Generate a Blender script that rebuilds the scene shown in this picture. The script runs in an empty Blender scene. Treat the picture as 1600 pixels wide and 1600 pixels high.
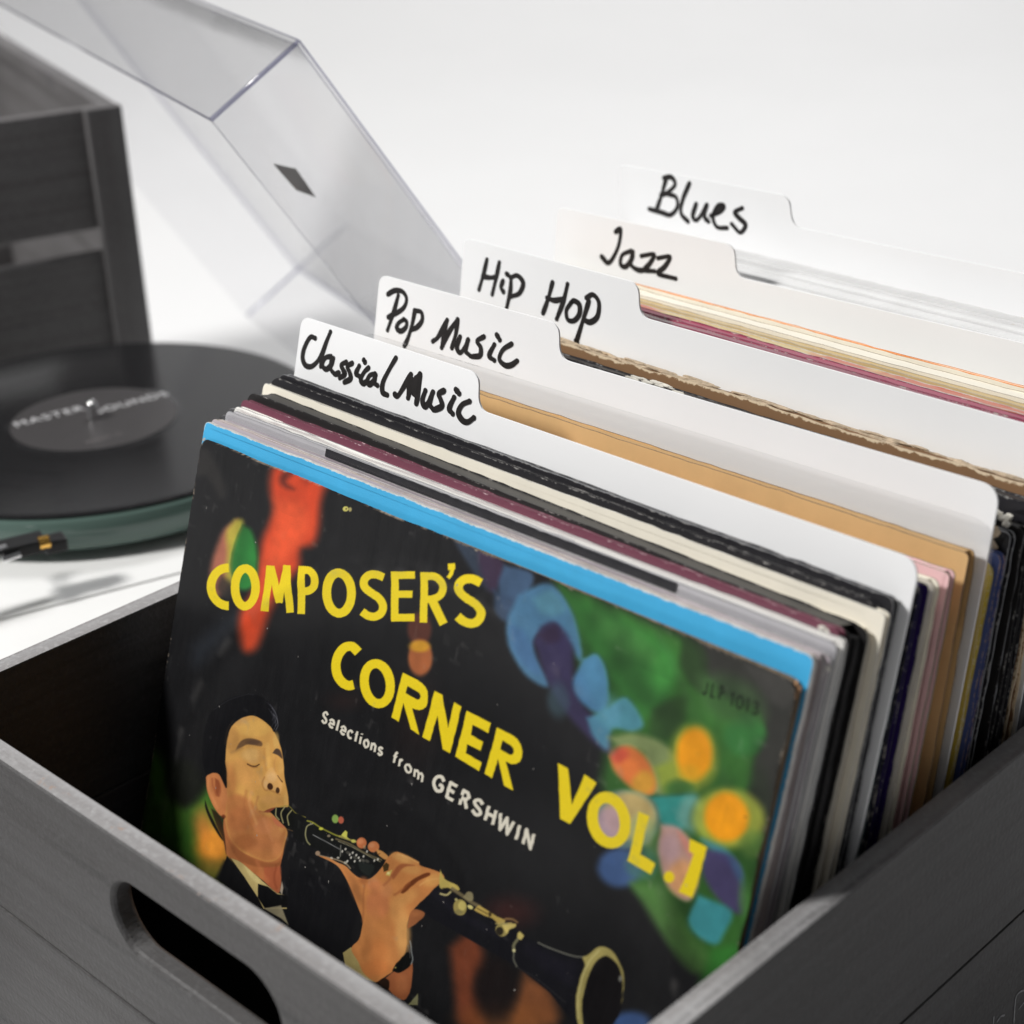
import bpy, bmesh, math, random
import numpy as np
from mathutils import Vector, Matrix, noise

# ------------------------------------------------------------------ camera, world, lamps, exposure
SC = bpy.context.scene
COL = SC.collection
CAM_POS = np.array([0.60196, -0.31093, 0.59568])
PITCH, YAW, ROLL, FOC = 0.44266, -0.78999, -0.04261, 2.82221
def cam_axes():
    cy, sy, cp, sp = math.cos(YAW), math.sin(YAW), math.cos(PITCH), math.sin(PITCH)
    f = np.array([sy*cp, cy*cp, -sp]); r = np.array([cy, -sy, 0.0]); u = np.cross(r, f)
    c, s = math.cos(ROLL), math.sin(ROLL)
    return c*r+s*u, -s*r+c*u, f
RX, UP, FW = cam_axes()
cam = bpy.data.cameras.new('camera'); camo = bpy.data.objects.new('camera', cam); COL.objects.link(camo)
camo.matrix_world = Matrix(((RX[0], UP[0], -FW[0], CAM_POS[0]), (RX[1], UP[1], -FW[1], CAM_POS[1]),
                            (RX[2], UP[2], -FW[2], CAM_POS[2]), (0, 0, 0, 1)))
cam.sensor_width = 36; cam.lens = FOC*1000*36/1600
cam.clip_start = 0.02; cam.clip_end = 60
cam.dof.use_dof = True; cam.dof.focus_distance = 0.74; cam.dof.aperture_fstop = 8.0
SC.camera = camo

w = bpy.data.worlds.new('World'); SC.world = w; w.use_nodes = True
w.node_tree.nodes['Background'].inputs[0].default_value = (0.97, 0.98, 1.0, 1)
w.node_tree.nodes['Background'].inputs[1].default_value = 0.105

def area(name, pos, target, size, power, color):
    l = bpy.data.lights.new(name, 'AREA'); l.shape = 'DISK'; l.size = size; l.energy = power; l.color = color
    o = bpy.data.objects.new(name, l); COL.objects.link(o); o.location = pos
    o.rotation_euler = (Vector(target)-Vector(pos)).to_track_quat('-Z', 'Y').to_euler()
    return o
area('ceiling_lamp', (-1.15, -1.45, 2.15), (0.1, 0.2, 0.2), 0.52, 84, (1.0, 0.985, 0.96))
area('backdrop_fill', (-0.9, 1.9, 2.7), (0.0, 1.2, 0.0), 0.9, 46, (1.0, 0.995, 0.985))  # added light with no fixture in view, brightens the backdrop

SC.view_settings.view_transform = 'Standard'; SC.view_settings.look = 'None'
SC.view_settings.exposure = 0.0; SC.view_settings.gamma = 1.0
SC.render.resolution_x = 1024; SC.render.resolution_y = 1024
try:
    SC.cycles.transparent_max_bounces = 24; SC.cycles.max_bounces = 10
except Exception: pass

rnd = random.Random(7)

# ------------------------------------------------------------------ photo measurements -> flat faces
def ray(px):
    X = (np.asarray(px[0], float)-800)/(FOC*1000); Y = (800-np.asarray(px[1], float))/(FOC*1000)
    return X[..., None]*RX + Y[..., None]*UP + FW
def face_uv(px, org, eu, ev):
    """where a measured point of the photograph lies on a flat face: (u, v) in metres"""
    org, eu, ev = map(np.asarray, (org, eu, ev)); n = np.cross(eu, ev)
    d = ray(px); t = np.dot(org-CAM_POS, n)/(d@n)
    p = CAM_POS + d*t[..., None]-org
    return np.stack([p@eu, p@ev], -1)
def project(p):
    q = np.asarray(p)-CAM_POS
    z = q@FW
    return 800+FOC*1000*(q@RX)/z, 800-FOC*1000*(q@UP)/z

# ------------------------------------------------------------------ helpers
def tag(o, label=None, cat=None, group=None, kind=None):
    if label: o['label'] = label
    if cat: o['category'] = cat
    if group: o['group'] = group
    if kind: o['kind'] = kind
    return o
def link(name, me, mats, parent=None, loc=None, rot=None, smooth=False):
    o = bpy.data.objects.new(name, me); COL.objects.link(o)
    for m in (mats if isinstance(mats, (list, tuple)) else [mats]):
        if m.name not in [x.name for x in me.materials if x]: me.materials.append(m)
    if parent: o.parent = parent
    if loc is not None: o.location = loc
    if rot is not None: o.rotation_euler = rot
    if smooth:
        for p in me.polygons: p.use_smooth = True
    return o
def empty(name, loc, rot=(0, 0, 0)):
    o = bpy.data.objects.new(name, None); COL.objects.link(o); o.location = loc; o.rotation_euler = rot
    o.empty_display_size = 0.02
    return o
def mesh_of(bm, name):
    me = bpy.data.meshes.new(name); bmesh.ops.recalc_face_normals(bm, faces=bm.faces[:]); bm.to_mesh(me); bm.free(); return me
def box_bm(x0, x1, y0, y1, z0, z1, bev=0.0, seg=2):
    bm = bmesh.new(); bmesh.ops.create_cube(bm, size=1)
    for v in bm.verts:
        v.co = Vector(((x0+x1)/2+v.co.x*(x1-x0), (y0+y1)/2+v.co.y*(y1-y0), (z0+z1)/2+v.co.z*(z1-z0)))
    if bev: bmesh.ops.bevel(bm, geom=bm.edges[:], offset=bev, segments=seg, affect='EDGES', profile=0.6)
    return bm
def box(name, x0, x1, y0, y1, z0, z1, mat, parent=None, bev=0.0, loc=None, seg=2):
    return link(name, mesh_of(box_bm(x0, x1, y0, y1, z0, z1, bev, seg), name), mat, parent, loc)
def rounded(pts, radii, n=5):
    """corner rounding of a polygon; negative corners work too"""
    out = []
    N = len(pts)
    for i, p in enumerate(pts):
        r = radii[i] if isinstance(radii, (list, tuple)) else radii
        p = Vector(p).to_2d() if len(p) > 2 else Vector(p)
        a = Vector(pts[i-1][:2])-p; b = Vector(pts[(i+1) % N][:2])-p
        if r <= 0: out.append(tuple(p)); continue
        a.normalize(); b.normalize(); p0 = p+a*r; p1 = p+b*r
        for k in range(n+1):
            t = k/n; q = p0*(1-t)**2+p*2*t*(1-t)+p1*t*t
            out.append((q.x, q.y))
    return out
def slab_bm(outline, y0, y1, bev=0.0, wear=0.0):
    """outline in (u, v) -> slab in x,z between y0 (front) and y1 (back)"""
    bm = bmesh.new()
    lay = bm.verts.layers.float.new('wear')
    cx = sum(p[0] for p in outline)/len(outline); cz = sum(p[1] for p in outline)/len(outline)
    def ring(y, ins, wv):
        vs = []
        N = len(outline)
        for i, (u, v) in enumerate(outline):
            pu, pv = outline[i-1]; nu, nv = outline[(i+1) % N]
            tx, tz = nu-pu, nv-pv; L = math.hypot(tx, tz) or 1
            nx, nz = -tz/L, tx/L
            if (cx-u)*nx+(cz-v)*nz < 0 and abs((cx-u)*nx+(cz-v)*nz) > 1e-4: nx, nz = -nx, -nz
            q = bm.verts.new((u+nx*ins, y, v+nz*ins)); q[lay] = wv; vs.append(q)
        return vs
    t = (y1-y0)
    a = ring(y0, max(bev, 0.0), 1.0); 
    rings = [a]
    if bev: rings.append(ring(y0+min(bev, t/2.2), 0, 1.0)); rings.append(ring(y1-min(bev, t/2.2), 0, 1.0))
    rings.append(ring(y1, max(bev, 0.0), 1.0))
    for r0, r1 in zip(rings[:-1], rings[1:]):
        for i in range(len(r0)):
            j = (i+1) % len(r0)
            f = bm.faces.new((r0[i], r0[j], r1[j], r1[i])); f.material_index = 1
    if wear > 0:
        i0 = ring(y0, wear, 0.0)
        for i in range(len(a)):
            j = (i+1) % len(a); bm.faces.new((a[i], a[j], i0[j], i0[i]))
        bm.faces.new(i0)
    else:
        bm.faces.new(a)
    bm.faces.new(list(reversed(rings[-1])))
    return bm

def srgb(r, g=None, b=None, k=1.0):
    if g is None: g = b = r
    f = lambda c: ((c/255)/12.92 if c/255 <= 0.04045 else ((c/255+0.055)/1.055)**2.4)*k
    return (f(r), f(g), f(b))

class NT:
    def __init__(s, name):
        s.m = bpy.data.materials.new(name); s.m.use_nodes = True; s.t = s.m.node_tree
        s.b = s.t.nodes['Principled BSDF']; s.out = s.t.nodes['Material Output']
    def n(s, typ, **kw):
        nd = s.t.nodes.new(typ)
        for k, v in kw.items():
            if k in nd.inputs: nd.inputs[k].default_value = v
            else: setattr(nd, k, v)
        return nd
    def l(s, a, b): s.t.links.new(a, b)
def setb(nt, color=None, rough=None, spec=None, metal=None, trans=None):
    b = nt.b
    if color is not None: b.inputs['Base Color'].default_value = (*color[:3], 1)
    if rough is not None: b.inputs['Roughness'].default_value = rough
    if spec is not None: b.inputs['Specular IOR Level'].default_value = spec
    if metal is not None: b.inputs['Metallic'].default_value = metal
    if trans is not None: b.inputs['Transmission Weight'].default_value = trans
def mixc(nt, fac, a, b):
    m = nt.n('ShaderNodeMix', data_type='RGBA')
    nt.l(fac, m.inputs[0])
    for s, i in ((a, 6), (b, 7)):
        if isinstance(s, (tuple, list)): m.inputs[i].default_value = (*s[:3], 1)
        else: nt.l(s, m.inputs[i])
    return m.outputs[2]
def ramp(nt, src, p0, p1, c0=0.0, c1=1.0):
    r = nt.n('ShaderNodeMapRange'); r.inputs[1].default_value = p0; r.inputs[2].default_value = p1
    r.inputs[3].default_value = c0; r.inputs[4].default_value = c1
    nt.l(src, r.inputs[0]); return r.outputs[0]
def mapped_noise(nt, scale, sc=(1, 1, 1), detail=4, rough=0.6, dist=0.0):
    tc = nt.n('ShaderNodeTexCoord'); mp = nt.n('ShaderNodeMapping'); mp.inputs['Scale'].default_value = sc
    nt.l(tc.outputs['Object'], mp.inputs['Vector'])
    no = nt.n('ShaderNodeTexNoise'); no.inputs['Scale'].default_value = scale; no.inputs['Detail'].default_value = detail
    no.inputs['Roughness'].default_value = rough; no.inputs['Distortion'].default_value = dist
    nt.l(mp.outputs[0], no.inputs['Vector']); return no.outputs['Fac']
def bump(nt, h, strength, dist=0.001):
    b = nt.n('ShaderNodeBump'); b.inputs['Strength'].default_value = strength; b.inputs['Distance'].default_value = dist
    nt.l(h, b.inputs['Height']); nt.l(b.outputs[0], nt.b.inputs['Normal'])

# ------------------------------------------------------------------ materials
def wood(name, stretch, base=(0.060, 0.058, 0.059), k=1.0):
    nt = NT(name); base = tuple(c*k for c in base)
    st2 = tuple(x*0.45 if x < 1 else x*2.4 for x in stretch)
    g = mapped_noise(nt, 26, stretch, 7, 0.66, 0.35)
    h = mapped_noise(nt, 30, st2, 6, 0.7, 0.15)
    f = mapped_noise(nt, 420, (1, 1, 1), 2, 0.6)
    blot = mapped_noise(nt, 9, (1, 1, 1), 4, 0.6)
    c = mixc(nt, ramp(nt, blot, 0.3, 0.75), tuple(x*0.80 for x in base), tuple(x*1.22 for x in base))
    c = mixc(nt, ramp(nt, h, 0.40, 0.66), c, tuple(x*0.66*w_ for x, w_ in zip(base, (1.04, 1, 0.98))))
    c = mixc(nt, ramp(nt, g, 0.585, 0.66), c, tuple(x*0.34 for x in base))
    c = mixc(nt, ramp(nt, f, 0.5, 0.8), c, tuple(x*1.18 for x in base))
    # knocks where the paint has come off the arris
    geo = nt.n('ShaderNodeNewGeometry'); chip = mapped_noise(nt, 90, (1, 1, 1), 4, 0.75)
    ml = nt.n('ShaderNodeMath', operation='MULTIPLY')
    nt.l(ramp(nt, geo.outputs['Pointiness'], 0.57, 0.63), ml.inputs[0]); nt.l(ramp(nt, chip, 0.60, 0.66), ml.inputs[1])
    c = mixc(nt, ml.outputs[0], c, (0.33, 0.25, 0.21))
    nt.l(c, nt.b.inputs['Base Color']); setb(nt, rough=0.52, spec=0.42)
    ad = nt.n('ShaderNodeMath', operation='MULTIPLY_ADD'); nt.l(h, ad.inputs[0]); ad.inputs[1].default_value = -1.6; nt.l(f, ad.inputs[2])
    bump(nt, ad.outputs[0], 0.42, 0.0009)
    return nt.m
WOOD_X = wood('stained_wood_along_x', (0.09, 2.2, 2.2))
WOOD_Y = wood('stained_wood_along_y', (2.2, 0.09, 2.2))
WOOD_Z = wood('stained_wood_upright', (2.2, 2.2, 0.09))
RIM_LIT_X = wood('lit_rim_along_x', (0.09, 2.2, 2.2), (0.33, 0.325, 0.33))  # paler copy of the wood: light caught by the rim, put into its colour
RIM_LIT_Y = wood('lit_rim_along_y', (2.2, 0.09, 2.2), (0.33, 0.325, 0.33))
WOOD_FX = wood('dark_crate_wood_along_x', (0.09, 2.2, 2.2), k=2.5)
WOOD_FY = wood('dark_crate_wood_along_y', (2.2, 0.09, 2.2), k=2.5)
WOOD_FZ = wood('dark_crate_wood_upright', (2.2, 2.2, 0.09), k=2.5)

def simple(name, color, rough=0.5, spec=0.5, metal=0.0, var=0.0, scale=60, bmp=0.0, bscale=300):
    nt = NT(name)
    if var > 0:
        f = mapped_noise(nt, scale, detail=5)
        c = mixc(nt, ramp(nt, f, 0.3, 0.7), tuple(x*(1-var) for x in color), tuple(min(1, x*(1+var)) for x in color))
        nt.l(c, nt.b.inputs['Base Color']); setb(nt, rough=rough, spec=spec, metal=metal)
    else: setb(nt, color, rough, spec, metal)
    if bmp > 0: bump(nt, mapped_noise(nt, bscale, detail=3), bmp, 0.0004)
    return nt.m
BACK = simple('white_seamless_sheet', (0.83, 0.83, 0.835), 0.6, 0.3, var=0.015, scale=3)
PLINTH = simple('white_gloss_plinth', (0.86, 0.86, 0.85), 0.22, 0.5)
DIVIDER = simple('white_polypropylene', (0.87, 0.875, 0.885), 0.40, 0.42, var=0.018, scale=9, bmp=0.05, bscale=500)
INK = simple('black_marker_ink', (0.012, 0.010, 0.010), 0.42, 0.35, var=0.35, scale=260)
VINYL = simple('black_vinyl', (0.012, 0.012, 0.013), 0.16, 0.5)
LABEL = simple('charcoal_record_label', (0.050, 0.047, 0.048), 0.4, 0.4, var=0.05)
PRINT = simple('pale_print', (0.62, 0.62, 0.63), 0.5, 0.3)
CHROME = simple('brushed_steel', (0.72, 0.72, 0.73), 0.2, 0.5, 1.0)
BLACKPL = simple('black_plastic', (0.012, 0.012, 0.013), 0.35, 0.4)
GOLD = simple('orange_gold_metal', (1.0, 0.58, 0.14), 0.22, 0.5, 1.0)
PAPER = simple('inner_paper', (0.62, 0.61, 0.585), 0.8, 0.2, var=0.12, scale=90, bmp=0.15)
PAPERG = simple('grey_inner_paper', (0.33, 0.34, 0.36), 0.7, 0.25, var=0.2, scale=90, bmp=0.15)
TORN = simple('torn_board', (0.50, 0.40, 0.29), 0.9, 0.1, var=0.35, scale=260, bmp=0.6, bscale=500)
TORNW = simple('torn_white_board', (0.72, 0.69, 0.62), 0.9, 0.1, var=0.2, scale=300, bmp=0.6, bscale=500)
CHALK = simple('grey_pencil', (0.30, 0.30, 0.31), 0.8, 0.2, var=0.35, scale=500)

def clear(name, tint, gloss_rough=0.05, fres=1.45, extra=0.0, crinkle=0.0, cscale=40):
    """thin clear plastic: tinted pass-through with a fresnel gloss"""
    nt = NT(name)
    tr = nt.n('ShaderNodeBsdfTransparent'); tr.inputs[0].default_value = (*tint, 1)
    gl = nt.n('ShaderNodeBsdfGlossy'); gl.inputs['Roughness'].default_value = gloss_rough
    lw = nt.n('ShaderNodeLayerWeight'); lw.inputs['Blend'].default_value = 0.5
    pw = nt.n('ShaderNodeMath', operation='POWER'); nt.l(lw.outputs['Facing'], pw.inputs[0]); pw.inputs[1].default_value = 5.5
    f0 = ((fres-1)/(fres+1))**2
    ad = nt.n('ShaderNodeMath', operation='MULTIPLY_ADD'); ad.use_clamp = True
    ad.inputs[1].default_value = 1-f0; ad.inputs[2].default_value = f0+extra
    nt.l(pw.outputs[0], ad.inputs[0]); fr = lw
    mx = nt.n('ShaderNodeMixShader'); nt.l(ad.outputs[0], mx.inputs[0]); nt.l(tr.outputs[0], mx.inputs[1]); nt.l(gl.outputs[0], mx.inputs[2])
    nt.l(mx.outputs[0], nt.out.inputs['Surface'])
    if crinkle > 0:
        b = nt.n('ShaderNodeBump'); b.inputs['Strength'].default_value = crinkle; b.inputs['Distance'].default_value = 0.002
        nt.l(mapped_noise(nt, cscale, (0.4, 1, 1.6), 3, 0.5, 0.8), b.inputs['Height'])
        nt.l(b.outputs[0], gl.inputs['Normal']); nt.l(b.outputs[0], fr.inputs['Normal'])
    if name == 'clear_acrylic':
        nt.l(ramp(nt, mapped_noise(nt, 26, (1, 1, 0.3), 6, 0.75, 0.4), 0.35, 0.75, 0.01, 0.11), gl.inputs['Roughness'])
    nt.m.use_backface_culling = False
    return nt.m
ACRYL = clear('clear_acrylic', (0.972, 0.972, 0.977), 0.02, 1.36)
ACRYLE = clear('clear_acrylic_moulded_edge', (0.46, 0.46, 0.57), 0.10, 1.4, 0.03)
POLY = clear('clear_polythene', (0.94, 0.94, 0.945), 0.16, 1.4, 0.02, 0.25, 30)
POLYS = clear('stiff_clear_plastic', (0.965, 0.965, 0.965), 0.10, 1.38, 0.02, 0.05, 9)

def glass():
    nt = NT('green_platter_glass'); setb(nt, (0.10, 0.155, 0.135), 0.08, 0.5)
    nt.b.inputs['Transmission Weight'].default_value = 0.0
    return nt.m
GLASS = glass()

def card(name, color, rough=0.42, wearcol=(0.62, 0.58, 0.52), wear=0.55, spec=0.4, var=0.06, two=None, twoaxis='v'):
    """printed card with rubbed edges"""
    nt = NT(name)
    f = mapped_noise(nt, 30, (1, 1, 1), 5, 0.65)
    c = mixc(nt, ramp(nt, f, 0.3, 0.7), tuple(x*(1-var) for x in color), tuple(min(1, x*(1+var)) for x in color))
    if two is not None:
        nn = mapped_noise(nt, 22, (1, 1, 1), 3, 0.5)
        c = mixc(nt, ramp(nt, nn, 0.46, 0.54), c, two)
    at = nt.n('ShaderNodeAttribute'); at.attribute_name = 'wear'
    s = mapped_noise(nt, 210, (1, 1, 1), 6, 0.75)
    pr = nt.n('ShaderNodeMath', operation='MULTIPLY'); nt.l(at.outputs['Fac'], pr.inputs[0]); nt.l(s, pr.inputs[1])
    m = ramp(nt, pr.outputs[0], 0.62-0.22*wear, 0.68-0.22*wear)
    c = mixc(nt, m, c, wearcol)
    nt.l(c, nt.b.inputs['Base Color']); setb(nt, rough=rough, spec=spec)
    bump(nt, f, 0.12, 0.001)
    return nt.m
def edgecard(name, color, var=0.3, rough=0.75):
    nt = NT(name)
    f = mapped_noise(nt, 300, (1, 1, 0.25), 5, 0.7)
    g = mapped_noise(nt, 38, (1, 1, 1), 4, 0.6)
    c = mixc(nt, ramp(nt, f, 0.35, 0.7), tuple(x*(1-var) for x in color), tuple(min(1, x*(1+var)) for x in color))
    c = mixc(nt, ramp(nt, g, 0.45, 0.75), c, tuple(x*0.6 for x in color))
    nt.l(c, nt.b.inputs['Base Color']); setb(nt, rough=rough, spec=0.25)
    bump(nt, f, 0.4, 0.0006)
    return nt.m

# ------------------------------------------------------------------ setting: seamless white sheet (table running up into the wall)
def backdrop():
    prof = []
    zt = -0.015
    # along the viewing direction: flat table, soft curve, wall
    for s in (-2.5, -0.5, 0.5, 1.6, 2.1): prof.append((s, zt))
    R = 1.2
    for k in range(1, 17):
        a = math.pi/2*k/16; prof.append((2.3+R*math.sin(a), zt+R*(1-math.cos(a))))
    prof.append((2.3+R, 4.2))
    bm = bmesh.new(); rows = []
    d = Vector((-0.66, 0.75, 0)).normalized(); sd = Vector((d.y, -d.x, 0))
    for s, z in prof:
        rows.append([bm.verts.new(Vector((0.2, 0.0, 0))+d*s+sd*x+Vector((0, 0, z))) for x in (-4, -2, 0, 2, 4)])
    for r0, r1 in zip(rows[:-1], rows[1:]):
        for i in range(4): bm.faces.new((r0[i], r0[i+1], r1[i+1], r1[i]))
    o = link('table_and_backdrop', mesh_of(bm, 'table_and_backdrop'), BACK, smooth=True)
    return tag(o, 'white table surface sweeping up into a plain white backdrop', kind='structure')
backdrop()

# ------------------------------------------------------------------ front crate
def plank_with_hole(name, x0, x1, y0, y1, z0, z1, hx, hz, hw, hh, mat, parent):
    bm = bmesh.new()
    def loop(y, ins_hole, ins_out):
        out = [bm.verts.new((x, y, z)) for x, z in ((x0+ins_out, z0+ins_out), (x1-ins_out, z0+ins_out), (x1-ins_out, z1-ins_out), (x0+ins_out, z1-ins_out))]
        hole = []
        r = hh/2+ins_hole
        for k in range(25): a = -math.pi/2+math.pi*k/24; hole.append((hx+hw/2-hh/2+r*math.cos(a), hz+r*math.sin(a)))
        for k in range(25): a = math.pi/2+math.pi*k/24; hole.append((hx-hw/2+hh/2+r*math.cos(a), hz+r*math.sin(a)))
        return out, [bm.verts.new((a, y, b)) for a, b in hole]
    b = 0.0008; c = 0.0016
    L = [loop(y0, c, b), loop(y0+b, c*0.4, 0), loop(y0+c*1.2, 0, 0), loop(y1-c*1.2, 0, 0), loop(y1-b, c*0.4, 0), loop(y1, c, b)]
    for A, B in zip(L[:-1], L[1:]):
        for s in (0, 1):
            n = len(A[s])
            for i in range(n): bm.faces.new((A[s][i], A[s][(i+1) % n], B[s][(i+1) % n], B[s][i]))
    for A in (L[0], L[-1]):
        es = []
        for s in (0, 1):
            n = len(A[s])
            for i in range(n): es.append(bm.edges.get((A[s][i], A[s][(i+1) % n])))
        bmesh.ops.triangle_fill(bm, edges=es, use_beauty=True)
    return link(name, mesh_of(bm, name), mat, parent)

XL, XR, YF, YB, ZR, TW = -0.0151, 0.3243, -0.0310, 0.470, 0.222, 0.0093
crate = empty('record_crate', (0.155, 0.22, -0.0145), (0, 0, 0.0038))
tag(crate, 'dark grey wooden crate full of records, with an oval hand hole in its front', 'crate')
crate.location = (0, 0, 0)
ZS = [(-0.0145, 0.0595), (0.0606, 0.1406), (0.1417, ZR)]
for i, (a, b) in enumerate(ZS):
    if i == 2:
        for nm, ya, yb in (('front', YF-TW, YF), ('back', YB, YB+TW)):
            plank_with_hole('plank', XL-TW, XR+TW, ya, yb, a, b, 0.1600, 0.1876, 0.096, 0.0315, WOOD_X, crate)
    else:
        box('plank', XL-TW, XR+TW, YF-TW, YF, a, b, WOOD_X, crate, 0.0008)
        box('plank', XL-TW, XR+TW, YB, YB+TW, a, b, WOOD_X, crate, 0.0008)
    for xa in (XL-TW, XR):
        box('plank', xa, xa+TW, YF+0.0003, YB-0.0003, a, b-(0.0002 if i == 2 else 0), WOOD_Y, crate, 0.0008)
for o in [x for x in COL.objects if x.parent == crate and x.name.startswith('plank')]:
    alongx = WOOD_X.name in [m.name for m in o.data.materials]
    o.data.materials.append(RIM_LIT_X if alongx else RIM_LIT_Y)
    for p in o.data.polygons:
        if p.normal.z > 0.9 and abs(p.center.z-ZR) < 0.002: p.material_index = 1  # upward rim faces take the paler, painted-in light
for zc in (0.028, 0.100, 0.182):
    for xc in (XL-TW/2, XR+TW/2):
        for yc, dy_ in ((YF-TW, 1), (YB+TW, -1)):
            bm = bmesh.new(); bmesh.ops.create_cone(bm, cap_ends=True, segments=20, radius1=0.0021, radius2=0.0019, depth=0.0006)
            bmesh.ops.rotate(bm, matrix=Matrix.Rotation(math.pi/2*dy_, 3, 'X'), verts=bm.verts)
            link('screw', mesh_of(bm, 'screw'), BLACKPL, crate, (xc, yc-0.0001*dy_, zc))
box('crate_floor', XL+0.0003, XR-0.0003, YF+0.0003, YB-0.0003, -0.012, -0.001, WOOD_Y, crate)

# ------------------------------------------------------------------ handwriting
def catmull(pts, n=6):
    P = [np.array(p, float) for p in pts]
    if len(P) < 3: 
        return [P[0]*(1-t)+P[1]*t for t in np.linspace(0, 1, 5)]
    P = [2*P[0]-P[1]]+P+[2*P[-1]-P[-2]]; out = []
    for i in range(1, len(P)-2):
        for k in range(n):
            t = k/n
            out.append(0.5*((2*P[i])+(-P[i-1]+P[i+1])*t+(2*P[i-1]-5*P[i]+4*P[i+1]-P[i+2])*t*t+(-P[i-1]+3*P[i]-3*P[i+1]+P[i+2])*t**3))
    out.append(P[-2]); return out
def ink_mesh(strokes, origin, scale, org, eu, ev, width, lift=0.00003, th=0.00006, thin=1.0, seed=1):
    """pen strokes as thin raised ribbons on a face; coordinates local to the face: x=u, z=v, y=-lift"""
    r = random.Random(seed); bm = bmesh.new(); lvl = 0
    for st in strokes:
        pts = catmull([(origin[0]+x/scale, origin[1]+y/scale) for x, y in st])
        uv = [face_uv((np.array(p[0]), np.array(p[1])), org, eu, ev) for p in pts]
        lvl += 1; y = -(lift+lvl*0.000012); N = len(uv)
        prev = None; ph = r.random()*6
        for i, q in enumerate(uv):
            a = uv[max(0, i-1)]; b = uv[min(N-1, i+1)]; d = b-a; L = np.hypot(*d) or 1; nrm = np.array([-d[1], d[0]])/L
            tt = i/max(1, N-1)
            wd = width/2*(1+0.14*math.sin(ph+tt*7))*(0.86 if i in (0, N-1) else 1)*(1-(1-thin)*tt)
            e = d/L*(0.45*width/2)*(-1 if i == 0 else (1 if i == N-1 else 0))
            q2 = q+e
            cur = (bm.verts.new((q2[0]+nrm[0]*wd, y, q2[1]+nrm[1]*wd)), bm.verts.new((q2[0]-nrm[0]*wd, y, q2[1]-nrm[1]*wd)))
            if prev: bm.faces.new((prev[0], cur[0], cur[1], prev[1]))
            prev = cur
        # rounded ends
        for q, k in ((uv[0], 0), (uv[-1], 1)):
            wd = width/2*(1-(1-thin)*k)*0.98
            c = bm.verts.new((q[0], y-0.000004, q[1])); ring = [bm.verts.new((q[0]+wd*math.cos(a), y-0.000004, q[1]+wd*math.sin(a))) for a in [2*math.pi*j/12 for j in range(12)]]
            for j in range(12): bm.faces.new((c, ring[j], ring[(j+1) % 12]))
    me = bpy.data.meshes.new('handwriting')
    for f in bm.faces:
        f.normal_update()
        if f.normal.y > 0: f.normal_flip()
    bm.to_mesh(me); bm.free()
    return me

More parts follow.
